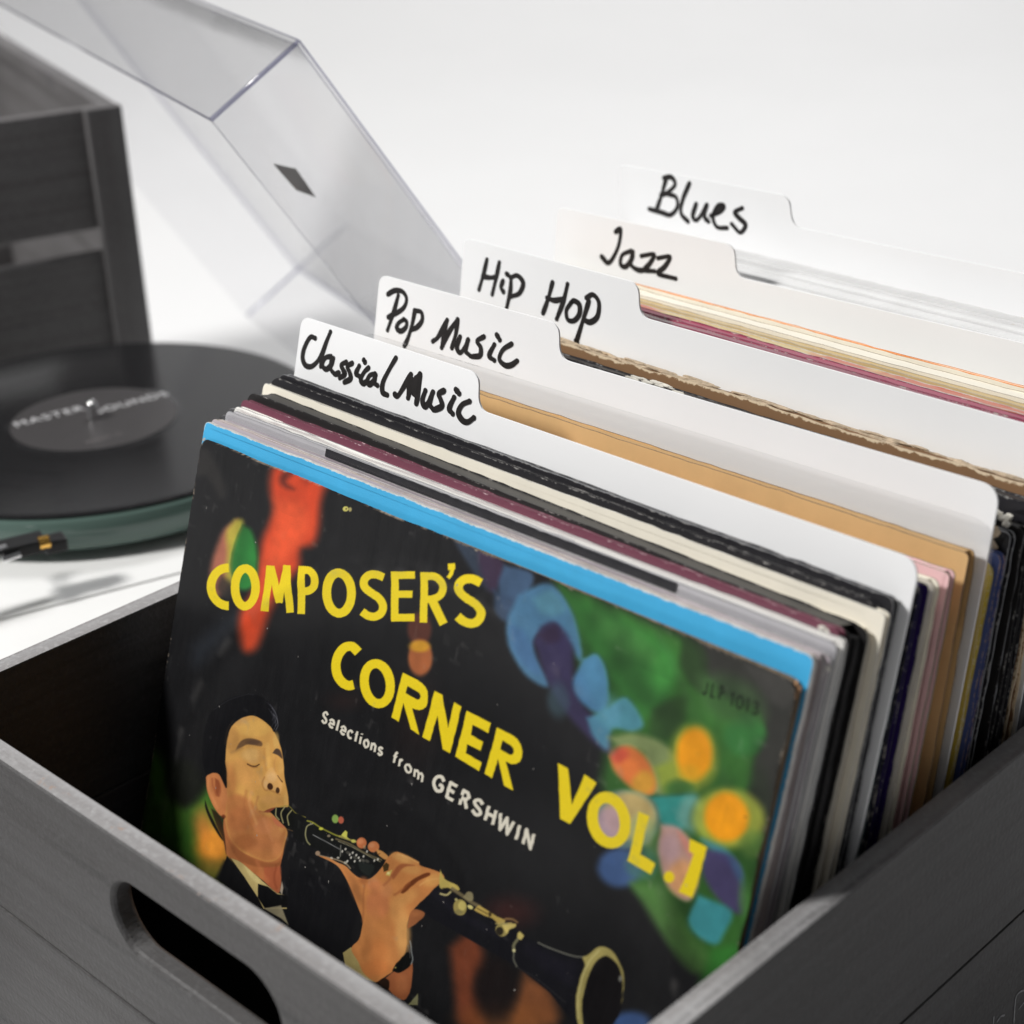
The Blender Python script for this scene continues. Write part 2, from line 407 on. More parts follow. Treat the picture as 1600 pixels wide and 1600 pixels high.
HAND = {
 'Classical Music': ((440, 460), 4.4444, 0.00205, [
   [(240,305),(205,298),(165,370),(152,440),(172,492),(215,500),(262,455),(300,370),(345,262)],
   [(345,262),(310,350),(283,440),(278,500)],
   [(350,432),(312,440),(290,490),(315,520),(350,490),(366,445)],[(358,445),(345,510),(375,552),(405,545)],
   [(455,470),(420,490),(432,522),(445,555),(410,580)],[(497,478),(462,500),(478,540),(485,585),(442,610)],
   [(545,498),(524,548),(545,568)],[(577,456),(586,472)],
   [(610,510),(580,540),(556,590),(575,618),(600,600)],
   [(655,552),(620,562),(602,600),(618,625),(645,600),(660,560)],[(658,565),(650,612),(672,632)],
   [(800,442),(752,525),(710,612),(708,678),(740,698)],
   [(792,692),(812,706),(850,650),(905,556)],[(905,556),(893,640),(885,718)],[(890,700),(930,610),(968,552)],[(968,552),(962,640),(942,758)],[(915,590),(925,690)],[(940,580),(938,700)],
   [(1005,668),(985,735),(1005,778),(1038,730),(1058,678)],[(1052,690),(1035,758),(1062,800)],
   [(1135,668),(1098,690),(1112,730),(1120,775),(1072,800)],
   [(1205,715),(1172,790),(1195,828)],[(1218,660),(1240,688)],
   [(1312,742),(1262,765),(1235,820),(1262,872),(1300,885),(1342,856)]]),
 'Pop Music': ((560, 400), 4.4444, 0.0020, [
   [(210,266),(258,240),(312,248),(340,300),(312,368),(212,425)],[(282,275),(250,390),(208,515)],
   [(322,440),(285,465),(272,500),(300,522),(335,495),(340,455),(318,440)],
   [(398,378),(380,470),(350,570),(325,625)],[(395,378),(442,390),(448,445),(415,492),(375,512)],
   [(522,592),(560,560),(622,445)],[(622,445),(602,540),(584,636)],[(592,620),(640,520),(695,440)],[(695,440),(682,540),(655,638)],
   [(712,560),(690,632),(714,672),(752,620),(768,580)],[(768,585),(750,655),(782,692)],
   [(878,560),(830,590),(855,635),(850,690),(795,698)],
   [(950,615),(915,690),(950,724)],[(967,546),(988,582)],
   [(1070,610),(1010,650),(985,715),(1025,758),(1068,756),(1108,728)]]),
 'Hip Hop': ((690, 350), 4.4444, 0.0021, [
   [(320,248),(296,350),(265,455)],[(406,268),(385,370),(357,488)],[(290,362),(340,372),(385,368)],
   [(432,395),(418,440),(436,472)],[(456,345),(470,355)],
   [(488,378),(482,470),(455,590)],[(484,372),(532,358),(572,410),(545,480),(490,502)],
   [(776,405),(745,520),(710,618)],[(880,418),(850,540),(805,658)],[(738,512),(790,530),(850,518)],
   [(905,545),(872,600),(882,662),(925,670),(962,625),(962,560),(925,532),(905,545)],
   [(1028,535),(990,660),(942,815)],[(1012,512),(1058,490),(1098,545),(1088,640),(1040,680),(1000,668)],[(938,808),(948,818)]]),
 'Jazz': ((840, 220), 3.81, 0.0021, [
   [(468,542),(498,528),(484,630),(430,725),(384,688)],
   [(560,655),(508,680),(498,735),(530,748),(566,700),(572,660)],[(570,665),(560,735),(600,768),(640,770)],
   [(622,685),(698,676),(672,730),(642,768),(700,776)],
   [(722,698),(792,690),(760,750),(722,790),(826,820)]]),
 'Blues': ((840, 220), 3.81, 0.0021, [
   [(770,222),(742,320),(712,412)],[(755,222),(800,216),(822,262),(770,312),(738,322)],[(775,315),(828,335),(835,395),(795,440),(740,425),(668,405)],
   [(908,252),(868,350),(858,430),(900,480)],
   [(948,375),(928,445),(950,472),(985,430),(1012,380)],[(1010,385),(998,450),(1022,480)],
   [(1035,445),(1090,420),(1112,388),(1078,388),(1048,450),(1072,512),(1132,518)],
   [(1222,400),(1178,425),(1205,460),(1242,500),(1210,545),(1160,495)]]),
}
DW, DH, TABW, TABH = 0.3185, 0.3364, 0.1107, 0.0143
DIV = [('Classical Music', 0.0643, 0.2749, 0.0105, -0.0090, 0.3354), ('Pop Music', 0.1339, 0.2118, 0.0197, -0.0047, 0.3364),
       ('Hip Hop', 0.2068, 0.1537, -0.0115, -0.0020, 0.3374), ('Jazz', 0.2810, 0.1347, 0.0149, 0.0005, 0.3356), ('Blues', 0.3652, 0.0409, -0.0253, 0.0162, 0.3427)]
pts = [(0, 0.0), (DW, 0.0), (DW, DH), (TABW+0.0015, DH), (TABW-0.0010, DH+TABH), (0, DH+TABH)]
out = rounded(pts, [0, 0, 0.0080, 0.0060, 0.0055, 0.0055], 8)
div_me = mesh_of(slab_bm(out, -0.00045, 0.00045, 0.00015), 'divider_sheet')
for p in div_me.polygons: p.material_index = 0
for i, (word, dy, al, dw, ro, hh) in enumerate(DIV):
    M = Matrix.Rotation(dw, 4, 'Z') @ Matrix.Rotation(-al, 4, 'X') @ Matrix.Rotation(-ro, 4, 'Y')
    base = Vector((-0.0005, dy, 0))+M.to_3x3() @ Vector((0, 0, hh-DH))
    o = link('record_divider', div_me, DIVIDER)
    o.matrix_world = Matrix.Translation(base) @ M
    tag(o, f'white plastic divider with "{word}" handwritten on its tab in black marker', 'divider', 'genre dividers standing among the records')
    eu = np.array(M.to_3x3() @ Vector((1, 0, 0))); ev = np.array(M.to_3x3() @ Vector((0, 0, 1)))
    og, sc, wd, st = HAND[word]
    me = ink_mesh(st, og, sc, np.array(base), eu, ev, wd*1.22, seed=i)
    link('handwriting', me, INK, o, (0, -0.00047, 0))

# pencilled scrawl low on the right side of the crate
st = [[(1190,1112),(1130,1140),(1075,1215),(1052,1400),(1040,1620)],[(1190,1112),(1260,1130),(1240,1240),(1120,1400)],[(722,1530),(715,1620)],[(775,1600),(830,1520),(885,1500)]]
XO = XR+TW
me = ink_mesh(st, (1480, 1440), 10, np.array([XO, 0, 0.0]), np.array([0, 1.0, 0]), np.array([0, 0, 1.0]), 0.00085)
o = link('pencil_writing', me, CHALK, crate, (XO+0.0002, 0, 0), (0, 0, math.radians(90)))

# ------------------------------------------------------------------ record sleeves
def jitter_outline(tl, tr, bl, br, r=0.003, wob=0.0004, seed=0, bite=None, n=46):
    rr = random.Random(seed)
    base = rounded([bl, br, tr, tl], [0.001, 0.001, r, r], 5)
    out = []
    N = len(base)
    for i in range(N):
        a = Vector(base[i]); b = Vector(base[(i+1) % N]); L = (b-a).length
        k = max(1, int(L/0.006)); 
        for j in range(k): out.append(a.lerp(b, j/k))
    res = []
    for p in out:
        nn = noise.noise(Vector((p.x*140+seed*7.3, p.y*140, seed)))+0.5*noise.noise(Vector((p.x*420, p.y*420+seed, 3)))
        lo = noise.noise(Vector((p.x*12+seed*3.1, p.y*12, seed*2)))
        res.append((p.x+nn*wob+lo*wob*1.2, max(0.0, p.y+nn*wob+lo*wob*1.2)))
    return res

def sleeve(label, yb, TL, TR, t, front, edge, inner=None, xl=0.0, xr=0.314, r=0.003, wob=0.0004, wear=0.0022, seed=0,
           spine=None, plastic=None, plast_up=0.004, plast_r=0.004, group='records filed in the crate', nobuild=False, xb=None, yblft=None, core=None):
    """TL/TR = (y, z) of the top corners at the left and right; yb = y of the bottom edge. Builds the thing with its parts"""
    dxr = 0.004*min(1, max(0, (TR[0]-0.10)/0.055)); xr += dxr; TR = (TR[0]-1.55*dxr, TR[1]+1.0*dxr)
    nl = np.interp(TL[0], [.10, .1299, .1575, .1645, .2068, .2215, .2412, .25, 1], [.10, .1265, .1445, .1530, .1955, .2050, .2370, .25, 1])
    nr = np.interp(TR[0], [.10, .1320, .1568, .1650, .2084, .2150, .2420, .25, 1], [.10, .1295, .1490, .1565, .2020, .2090, .2405, .25, 1])
    TL = (nl, TL[1]+(TL[0]-nl)*0.60); TR = (nr, TR[1]+(TR[0]-nr)*0.60)
    root = empty('record_sleeve', (xl, yb, 0.0))
    tag(root, label, 'record', group)
    # the sheet's own plane: least-squares tilt + in-plane outline
    a = math.atan2((TL[0]+TR[0])/2-yb, (TL[1]+TR[1])/2)
    wz = math.atan2(TR[0]-TL[0], xr-xl)
    hl = math.hypot(TL[0]-yb, TL[1]); hr = math.hypot(TR[0]-yb, TR[1])
    W = xr-xl
    root.rotation_euler = (-a, 0, wz)
    # left/right bottom stay on the floor; shift so that the right top lands where measured
    root.location = (xl, yb-wz*W*0.5, 0.0005)
    ol = jitter_outline((0, hl), (W, hr), (0, 0), (W, 0), r, wob, seed)
    bt = min(0.0006, t*0.3)
    if t > 0.0022:
        j = link('jacket_front', mesh_of(slab_bm(ol, 0, bt, 0.00012, wear), 'jacket_front'), [front, edge], root)
        ol2 = jitter_outline((0, hl), (W, hr), (0, 0), (W, 0), r, wob, seed+50)
        link('jacket_back', mesh_of(slab_bm(ol2, t-bt, t, 0.00012, wear), 'jacket_back'), [front, edge], root)
        # folded spine along the top and the left
        bm = box_bm(r, W-r, bt*0.6, t-bt*0.6, -0.0006, 0, 0.0002, 1)
        for v in bm.verts:
            f = v.co.x/W
            v.co.z += hl*(1-f)+hr*f-0.0003
        link('jacket_spine', mesh_of(bm, 'jacket_spine'), spine or front, root)
        if inner is not None:
            hh = min(hl, hr)-0.003
            n = 2 if t > 0.0042 else 1
            for q in range(n):
                y0 = bt+0.0004+q*(t-2*bt)/n; y1 = bt-0.0004+(q+1)*(t-2*bt)/n
                ins = 0.0008+0.0016*((seed*37+q*13) % 10)/10
                o2 = jitter_outline((0.004, hh), (W-ins, hh), (0.004, 0.001), (W-ins, 0.001), 0.001, 0.0005, seed+q*9+3)
                link('inner_sleeve', mesh_of(slab_bm(o2, y0, y1, 0.0002), 'inner_sleeve'), inner, root)
    else:
        link('jacket', mesh_of(slab_bm(ol, 0, t, 0.00015, wear), 'jacket'), [front, edge], root)
    if plastic is not None:
        hp = plast_up
        pw = W+0.0008
        pb = rounded([(0.0006, 0.0), (pw, 0.0), (pw, hr+hp), (0.0006, hl+hp)], [0, 0, plast_r, plast_r], 10)
        pts2 = []
        for i in range(len(pb)):
            A = Vector(pb[i]); B = Vector(pb[(i+1) % len(pb)]); k = max(1, int((B-A).length/0.008))
            for j in range(k): pts2.append(tuple(A.lerp(B, j/k)))
        bm = slab_bm([(x, max(0, z+0.0006*noise.noise(Vector((x*30, seed, 1))))) for x, z in pts2], -0.0004, t+0.0004, 0.0003)
        link('plastic_cover', mesh_of(bm, 'plastic_cover'), plastic, root)
    TOPS[root.name] = (hl, hr)
    return root
TOPS = {}

def torn(parent, center, size, mat, seed=0, n=7, name='torn_edge', bx_=0.006):
    """ragged fibres of torn board"""
    r = random.Random(seed); bm = bmesh.new()
    for k in range(n):
        c = Vector(center)+Vector((r.uniform(-1, 1)*size[0], r.uniform(-1, 1)*size[1], r.uniform(-1, 1)*size[2]))
        s = r.uniform(0.35, 0.9)
        g = bmesh.ops.create_icosphere(bm, subdivisions=2, radius=1)
        for v in g['verts']:
            d = v.co.copy(); f = 1+0.6*noise.noise(d*2.3+Vector((k*5.1, seed, 0)))
            v.co = c+Vector((d.x*min(size[0], bx_)*s*f*0.7, d.y*size[1]*s*f*0.6, d.z*size[2]*s*f*0.7))
    return link(name, mesh_of(bm, name), mat, parent)

# --- group in front of the Classical divider
C = lambda n, rgb, k=1.15, **kw: card(n, srgb(*rgb, k=k), **kw)
BLUE = C('sky_blue_card', (58, 158, 205), wear=0.8, var=0.09, wearcol=(0.55, 0.68, 0.75), rough=0.5)
WHITEC = C('white_card', (232, 230, 224), wear=0.3)
CREAM = C('cream_card', (226, 220, 205), wear=0.25, rough=0.6, wearcol=(0.5, 0.42, 0.3))
MAROON = C('maroon_card', (106, 56, 72), wear=0.45, wearcol=(0.62, 0.45, 0.48))
BLACKC = C('black_card', (28, 26, 26), wear=0.5, wearcol=(0.4, 0.38, 0.36), k=1.0)
BLACK2 = C('worn_black_card', (34, 33, 37), wear=0.62, wearcol=(0.30, 0.29, 0.28), k=1.0, rough=0.35)
GREYC = C('silver_grey_card', (176, 175, 178), wear=0.3, rough=0.4)
MAUVE = C('pale_mauve_card', (172, 162, 168), wear=0.3, rough=0.35)
NAVY = C('navy_card', (24, 24, 38), wear=0.5, k=1.0)
PURPLE = C('deep_purple_card', (44, 24, 92), wear=0.5, k=1.0)
PINK = C('dusty_pink_card', (214, 176, 178), wear=0.5)
GREENB = card('green_brown_print', srgb(92, 104, 78), two=srgb(96, 62, 44), wear=0.6)
KRAFT = C('kraft_card', (196, 160, 110), wear=0.5, rough=0.7, wearcol=(0.42, 0.30, 0.16), var=0.10)
YELL = C('mustard_card', (186, 160, 50), wear=0.7)
BLUE2 = C('slate_blue_card', (74, 88, 140), wear=0.8, wearcol=(0.5, 0.35, 0.3))
BROWN = C('brown_board', (122, 92, 64), wear=1.1, rough=0.85, wearcol=(0.72, 0.58, 0.40))
ORANGE = C('orange_card', (238, 134, 52), wear=0.3)
TAN = C('tan_card', (190, 168, 122), wear=0.4)
ROSE = C('crimson_rose_card', (150, 62, 86), wear=0.5, two=None)
ROSE2 = card('red_and_cream_print', srgb(196, 120, 100), two=srgb(206, 186, 140), wear=0.5)
OFFW = C('off_white_card', (206, 206, 206), wear=0.15)
E_WHITE = edgecard('white_board_edge', (0.60, 0.585, 0.55)); E_GREY = edgecard('grey_board_edge', (0.27, 0.275, 0.29))
E_BEIGE = edgecard('beige_board_edge', (0.42, 0.36, 0.29)); E_BLACK = edgecard('black_board_edge', (0.016, 0.015, 0.016), 0.6)
E_BLUE = edgecard('dark_blue_edge', (0.05, 0.12, 0.20)); E_NAVY = edgecard('navy_board_edge', (0.022, 0.022, 0.045), 0.5)
E_BROWN = edgecard('brown_board_edge', (0.20, 0.13, 0.08)); E_PURP = edgecard('purple_board_edge', (0.04, 0.02, 0.09))
E_GREEN = edgecard('green_board_edge', (0.16, 0.17, 0.11)); E_YELL = edgecard('mustard_board_edge', (0.42, 0.33, 0.06))
E_TEAL = edgecard('teal_board_edge', (0.10, 0.15, 0.15)); E_PINK = edgecard('pink_board_edge', (0.50, 0.33, 0.33)); E_MAR = edgecard('maroon_board_edge', (0.15, 0.05, 0.07))
E_BLUE2 = edgecard('slate_blue_board_edge', (0.05, 0.06, 0.13), 0.5); E_ORANGE = edgecard('orange_board_edge', (0.7, 0.26, 0.06))

# --- the front record: its printed face is a fine coloured sheet
LEAN = 0.32502
def paint_cover(PX, PY, UU, VV):
    n = PX.size; X = PX.ravel(); Y = PY.ravel()
    img = np.tile(np.array([23., 23., 25.]), (n, 1))
    def blend(idx, a, col): img[idx] = img[idx]*(1-a[:, None])+np.array(col, float)*a[:, None]
    def ss(d, blur): t = np.clip(0.5-d/max(blur, 1e-3), 0, 1); return t*t*(3-2*t)
    def ell(cx, cy, rx, ry, col, blur=4, al=1.0, ang=0):
        if blur >= 4: blur *= 2.0
        m = np.nonzero((np.abs(X-cx) < max(rx, ry)+blur*2) & (np.abs(Y-cy) < max(rx, ry)+blur*2))[0]
        if not m.size: return
        c, s = math.cos(math.radians(ang)), math.sin(math.radians(ang)); dx = X[m]-cx; dy = Y[m]-cy
        p = (c*dx+s*dy)/rx; q = (-s*dx+c*dy)/ry; r = np.sqrt(p*p+q*q)
        blend(m, ss((r-1)*min(rx, ry), blur)*al, col)
    def poly(pts, col, blur=1.5, al=1.0, smooth=True, org=None, sc=1.0):
        if org is not None: pts = [(org[0]+x/sc, org[1]+y/sc) for x, y in pts]
        if blur >= 4: blur *= 1.7
        if smooth: pts = catmull(list(pts)+[pts[0]], 4)
        P = np.array(pts, float); lo = P.min(0)-blur*1.5; hi = P.max(0)+blur*1.5
        m = np.nonzero((X > lo[0]) & (X < hi[0]) & (Y > lo[1]) & (Y < hi[1]))[0]
        if not m.size: return
        x = X[m]; y = Y[m]; dmin = np.full(m.size, 1e9); ins = np.zeros(m.size, bool)
        for (ax, ay), (bx, by) in zip(P, np.roll(P, -1, 0)):
            ex, ey = bx-ax, by-ay; L = ex*ex+ey*ey
            if L < 1e-9: continue
            t = np.clip(((x-ax)*ex+(y-ay)*ey)/L, 0, 1)
            dmin = np.minimum(dmin, (x-ax-t*ex)**2+(y-ay-t*ey)**2)
            if ay != by: 
                cnd = ((ay > y) != (by > y)) & (x < (bx-ax)*(y-ay)/(by-ay)+ax); ins ^= cnd
        d = np.sqrt(dmin); d[ins] *= -1
        blend(m, ss(d, blur)*al, col)
    def stroke(pts, wd, col, blur=1.2, al=1.0, smooth=False, org=None, sc=1.0, caps=False):
        if org is not None: pts = [(org[0]+x/sc, org[1]+y/sc) for x, y in pts]; wd = wd/sc
        if smooth: pts = catmull(pts, 5)
        P = np.array(pts, float); h = wd/2
        lo = P.min(0)-h-blur*2; hi = P.max(0)+h+blur*2
        m = np.nonzero((X > lo[0]) & (X < hi[0]) & (Y > lo[1]) & (Y < hi[1]))[0]
        if not m.size: return
        x = X[m]; y = Y[m]; d = np.full(m.size, 1e9)
        for i in range(len(P)-1):
            (ax, ay), (bx, by) = P[i], P[i+1]; ex, ey = bx-ax, by-ay; L = math.hypot(ex, ey)
            if L < 1e-6: continue
            t = np.clip(((x-ax)*ex+(y-ay)*ey)/L, 0, L); d = np.minimum(d, np.hypot(x-ax-t*ex/L, y-ay-t*ey/L)-h)
        if not caps and np.hypot(*(P[0]-P[-1])) > 0.5:      # square-cut ends
            for E_, I_ in ((P[0], P[1]), (P[-1], P[-2])):
                nn = (E_-I_)/max(1e-6, np.hypot(*(E_-I_))); near = np.hypot(x-E_[0], y-E_[1]) < h*1.45
                d = np.where(near, np.maximum(d, (x-E_[0])*nn[0]+(y-E_[1])*nn[1]), d)
        blend(m, ss(d, blur)*al, col)
    # --- soft lights
    K3 = dict(org=(200, 600), sc=2.6667); K5 = dict(org=(600, 1050), sc=2.4615); K4 = dict(org=(200, 1050), sc=2.91)
    # faint bloom left
    poly([(300,1010),(370,950),(380,960),(310,1040)], (46,52,60), 22, .5)
    poly([(598,330),(800,375),(800,520),(790,620),(770,670),(720,690),(715,760),(690,800),(640,870),(590,960),(545,1085),(510,1115),(480,1100),(470,1030),(470,950),(520,860),(545,740),(560,650),(590,580),(610,520),(592,440)], (196,66,36), 14, .97, org=(200,600), sc=2.6667)
    poly([(610,480),(720,500),(760,600),(690,700),(640,780),(560,860),(570,740),(600,620)], (216,84,48), 16, .8, org=(200,600), sc=2.6667)
    poly([(640,345),(680,350),(660,410),(690,440),(650,430),(630,400)], (60,28,26), 9, .75, org=(200,600), sc=2.6667)
    poly([(600,330),(700,345),(760,370),(740,420),(700,380),(620,360)], (150,48,34), 8, .6, org=(200,600), sc=2.6667)
    poly([(455,565),(400,610),(365,690),(345,760),(340,830),(360,880),(400,870),(440,800),(450,700)], (176,106,84), 9, .9, org=(200,600), sc=2.6667)
    poly([(445,565),(480,570),(480,650),(450,760),(440,830),(405,820),(415,700),(410,620)], (172,162,60), 8, .9, org=(200,600), sc=2.6667)
    poly([(480,590),(515,610),(540,700),(535,800),(510,850),(460,850),(430,760),(450,660)], (52,150,66), 7, .95, org=(200,600), sc=2.6667)
    poly([(390,800),(430,830),(440,880),(400,890),(370,850)], (52,48,44), 8, .8, org=(200,600), sc=2.6667)
    ell(639/1+17, 984, 19, 26, (92,50,40), 5, .9); ell(657, 1028, 19, 28, (168,96,56), 4, .95); ell(656, 1010, 16, 9, (206,150,44), 4, .95)
    ell(540, 795, 4.5, 4, (186,180,96), 1.5); ell(547, 796, 2.5, 3.5, (150,140,90), 1.5); ell(541, 795, 1.6, 1.6, (110,90,60), 1)
    ell(540, 1095, 22, 12, (48,32,30), 16, .5); ell(650, 1120, 30, 60, (52,34,30), 30, .35)
    # right side: out-of-focus lights over mottled green
    K7 = dict(org=(703, 812), sc=2.326)
    def P7(pts, col, blur, al=1.0, sm=True): poly(pts, col, blur, al, sm, **K7)
    def E7(cx, cy, rx, ry, col, blur, al=1.0, ang=0): ell(703+cx/2.326, 812+cy/2.326, rx/2.326, ry/2.326, col, blur, al, ang)
    P7([(380,210),(640,330),(900,460),(1000,640),(1150,700),(1150,900),(1080,1010),(1140,1200),(1100,1420),(1040,1600),(1000,1750),(930,1650),(820,1480),(740,1400),(660,1320),(700,1200),(560,1000),(560,800),(480,560),(430,380)], (52,98,42), 16)
    P7([(410,250),(620,350),(820,480),(800,640),(700,720),(600,620),(500,470)], (58,128,56), 16, .85)
    P7([(520,330),(700,420),(760,520),(660,500),(560,430)], (80,142,70), 14, .5)
    P7([(470,420),(520,480),(620,640),(700,740),(640,730),(540,600)], (40,92,40), 12, .6)
    P7([(900,430),(1270,590),(1240,760),(1200,950),(1150,1060),(1110,900),(1150,760),(1100,660),(1000,600),(930,560)], (46,46,43), 10)
    P7([(1090,530),(1270,590),(1230,680),(1150,640)], (70,68,66), 9, .5)
    P7([(860,430),(940,470),(930,620),(880,600),(840,520)], (40,58,34), 9, .85)
    P7([(740,690),(850,640),(860,740),(790,800),(730,780)], (46,74,38), 10, .8)
    E7(1075, 780, 74, 80, (50,108,54), 8, .85); E7(1000, 700, 60, 50, (62,116,52), 9, .6); E7(1130, 1000, 40, 110, (40,48,36), 9, .7)
    P7([(900,570),(1000,560),(1120,620),(1150,720),(1060,740),(930,690)], (62,92,54), 18, .6)
    # blue chain
    P7([(0,50),(60,80),(150,120),(170,250),(120,240),(40,120)], (54,66,84), 7, .75)
    P7([(105,105),(195,140),(185,225),(150,260),(110,180)], (60,44,66), 8.5, .9)
    P7([(200,165),(305,200),(280,270),(205,335),(175,240)], (64,88,118), 7, .9)
    P7([(158,250),(230,300),(215,370),(170,340)], (54,72,98), 7, .85)
    P7([(250,275),(340,235),(400,260),(452,350),(478,470),(470,510),(420,430),(380,378),(325,410),(308,480),(362,590),(335,605),(270,560),(215,460),(208,370)], (70,112,144), 7, .95)
    P7([(300,290),(370,260),(420,320),(380,350),(330,340)], (84,136,150), 8.5, .6); P7([(220,380),(280,420),(330,560),(270,530),(225,450)], (62,96,140), 8.5, .6)
    P7([(308,445),(332,392),(388,376),(442,450),(450,540),(462,620),(505,700),(572,760),(575,850),(480,770),(400,670),(350,570)], (50,44,76), 8.5, .95)
    P7([(320,420),(380,385),(400,430),(360,450)], (44,30,52), 7, .7)
    P7([(482,505),(530,488),(568,550),(578,660),(545,705),(482,665),(452,595)], (72,120,162), 7, .9)
    P7([(498,722),(580,682),(645,648),(705,742),(660,772),(592,762),(572,835),(520,790)], (74,130,154), 7, .88)
    E7(395, 655, 40, 62, (56,80,92), 8, .6); E7(585, 700, 34, 60, (92,146,172), 8.5, .5)
    # the bright cluster
    P7([(575,790),(680,778),(800,830),(860,960),(800,1005),(740,990),(700,850),(620,830)], (140,150,100), 9, .85)
    P7([(582,860),(640,822),(705,860),(748,950),(730,1005),(665,975),(600,915)], (206,110,58), 7.5, .96)
    E7(615, 855, 32, 30, (190,64,62), 7, .6); E7(705, 955, 40, 44, (190,152,50), 7, .7); E7(655, 905, 30, 34, (222,120,60), 7, .6)
    P7([(740,900),(820,880),(900,960),(870,1005),(790,1012)], (150,166,60), 9, .85)
    E7(890, 862, 92, 118, (138,146,52), 9, .75); E7(892, 850, 68, 94, (224,146,22), 7.5, .98, 8); E7(870, 920, 40, 30, (210,160,36), 7, .6)
    E7(835, 985, 55, 40, (52,118,62), 8, .7)
    P7([(690,1012),(885,998),(880,1060),(845,1135),(780,1120),(735,1050)], (50,138,136), 7.5, .9)
    E7(640, 1090, 126, 108, (108,138,128), 4.5, .8); E7(655, 1075, 96, 84, (196,160,98), 8, .8); E7(585, 1105, 58, 62, (168,138,150), 8, .85); E7(700, 1130, 50, 60, (150,170,110), 8, .6)
    E7(880, 1068, 48, 72, (108,158,146), 7.5, .85)
    E7(1015, 1085, 132, 112, (150,158,62), 9, .9, 8); E7(1008, 1080, 80, 92, (228,148,22), 7, .98, -12); E7(1075, 1078, 4, 4, (110,76,30), 1.5, .9)
    E7(1110, 1180, 50, 50, (98,132,60), 9, .7)
    P7([(768,1108),(830,1118),(885,1180),(905,1260),(875,1385),(800,1340),(758,1220)], (186,142,134), 7, .92)
    E7(845, 1300, 52, 64, (212,152,98), 8, .8); E7(800, 1190, 36, 50, (180,150,160), 8, .6); P7([(830,1130),(885,1190),(890,1240),(850,1190)], (204,120,104), 7.5, .6)
    P7([(915,1158),(1020,1205),(1066,1300),(960,1215)], (66,128,148), 8.5, .85)
    P7([(930,1195),(1040,1230),(1072,1330),(1062,1432),(985,1392),(918,1290)], (70,60,102), 7.5, .93)
    P7([(1010,1215),(1060,1260),(1075,1340),(1040,1290)], (60,88,120), 7.5, .8)
    P7([(902,1362),(1022,1420),(1002,1500),(960,1545),(866,1480)], (60,140,152), 7.5, .92)
    E7(1075, 1380, 26, 70, (70,120,56), 7, .7)
    E7(620, 1265, 80, 72, (62,90,138), 8.5, .9); E7(700, 1250, 60, 60, (70,118,104), 8, .6)
    P7([(660,1320),(790,1345),(880,1500),(960,1620),(880,1640),(760,1490)], (84,130,64), 12, .8)
    P7([(960,1560),(1060,1560),(1040,1760),(900,1760),(920,1640)], (50,118,46), 12, .8); ell(985, 1598, 30, 18, (60,88,140), 8, .8)
    # lower middle: brown lights
    poly([(705,1480),(740,1455),(760,1500),(745,1540),(760,1600),(720,1600),(710,1540)], (134,66,40), 14, .75)
    poly([(820,1520),(860,1545),(870,1600),(800,1600)], (150,88,50), 18, .75); ell(790,1590,60,22,(140,84,44),16,.6); ell(800, 1425, 36, 22, (70,36,34), 20, .6); ell(775,1545,34,50,(26,20,20),14,.85)
    # left lower glow
    poly([(222,1300),(228,1240),(236,1170),(262,1200),(290,1250),(330,1230),(345,1300),(352,1360),(330,1380),(270,1330)], (66,108,38), 20, .95)
    poly([(262,1190),(300,1190),(320,1230),(290,1262),(262,1240)], (24,26,22), 14, .95)
    ell(332, 1322, 26, 34, (226,140,50), 14, .92, -20); ell(316, 1285, 14, 22, (206,120,56), 12, .6); ell(275, 1310, 26, 22, (58,110,38), 14, .7); ell(330, 1360, 30, 18, (110,92,40), 12, .7)
    # --- the clarinettist
    KA = dict(org=(310, 1070), sc=4.572); KB = dict(org=(470, 1270), sc=5.333); KC = dict(org=(690, 1370), sc=5.333)
    def mk(K):
        (ox, oy), sc = K['org'], K['sc']
        return (lambda pts, col, blur=1.6, al=1.0, sm=True: poly(pts, col, blur, al, sm, **K),
                lambda cx, cy, rx, ry, col, blur=3.9, al=1.0, ang=0: ell(ox+cx/sc, oy+cy/sc, rx/sc, ry/sc, col, blur, al, ang),
                lambda pts, wd, col, blur=1.4, al=1.0, sm=True: stroke(pts, wd, col, blur, al, sm, caps=True, **K))
    PA, EA, SA = mk(KA); PB, EB, SB = mk(KB); PC_, EC, SC_ = mk(KC)
    k = K4
    # suit
    poly([(440,860),(400,940),(560,1040),(640,1110),(780,1190),(1000,1330),(1060,1000),(800,900),(740,900),(700,1000)], (18,18,21), 6, .96, False, **k)
    # collar and shirt
    PA([(225,1225),(330,1275),(460,1400),(560,1480),(620,1500),(640,1600),(470,1600),(430,1520),(330,1370)], (176,158,104), 1.6, 1, False)
    PA([(330,1290),(420,1370),(440,1420),(380,1380)], (196,180,124), 3, .7)
    PA([(585,1470),(600,1400),(610,1450),(600,1500)], (186,170,150), 2, .9, False)
    PA([(205,1220),(150,1395),(330,1500),(470,1600),(440,1540),(330,1370)], (17,17,19), 1.8, 1, False)
    # neck
    PA([(180,960),(180,1080),(205,1215),(300,1262),(400,1345),(480,1410),(560,1480),(585,1470),(595,1380),(585,1310),(610,1200),(625,1050),(560,960),(300,900)], (166,102,60), 1.8)
    PA([(470,1290),(560,1300),(590,1290),(595,1380),(580,1480),(540,1460),(480,1400)], (168,88,58), 3.9, .8)
    PA([(200,1080),(260,1150),(420,1250),(560,1270),(590,1240),(580,1290),(440,1300),(280,1240)], (132,76,44), 3.9, .55)
    SA([(560,1290),(545,1380),(560,1450)], 16, (132,64,40), 4, .5); SA([(420,1260),(460,1340),(500,1400)], 22, (184,112,72), 5, .4)
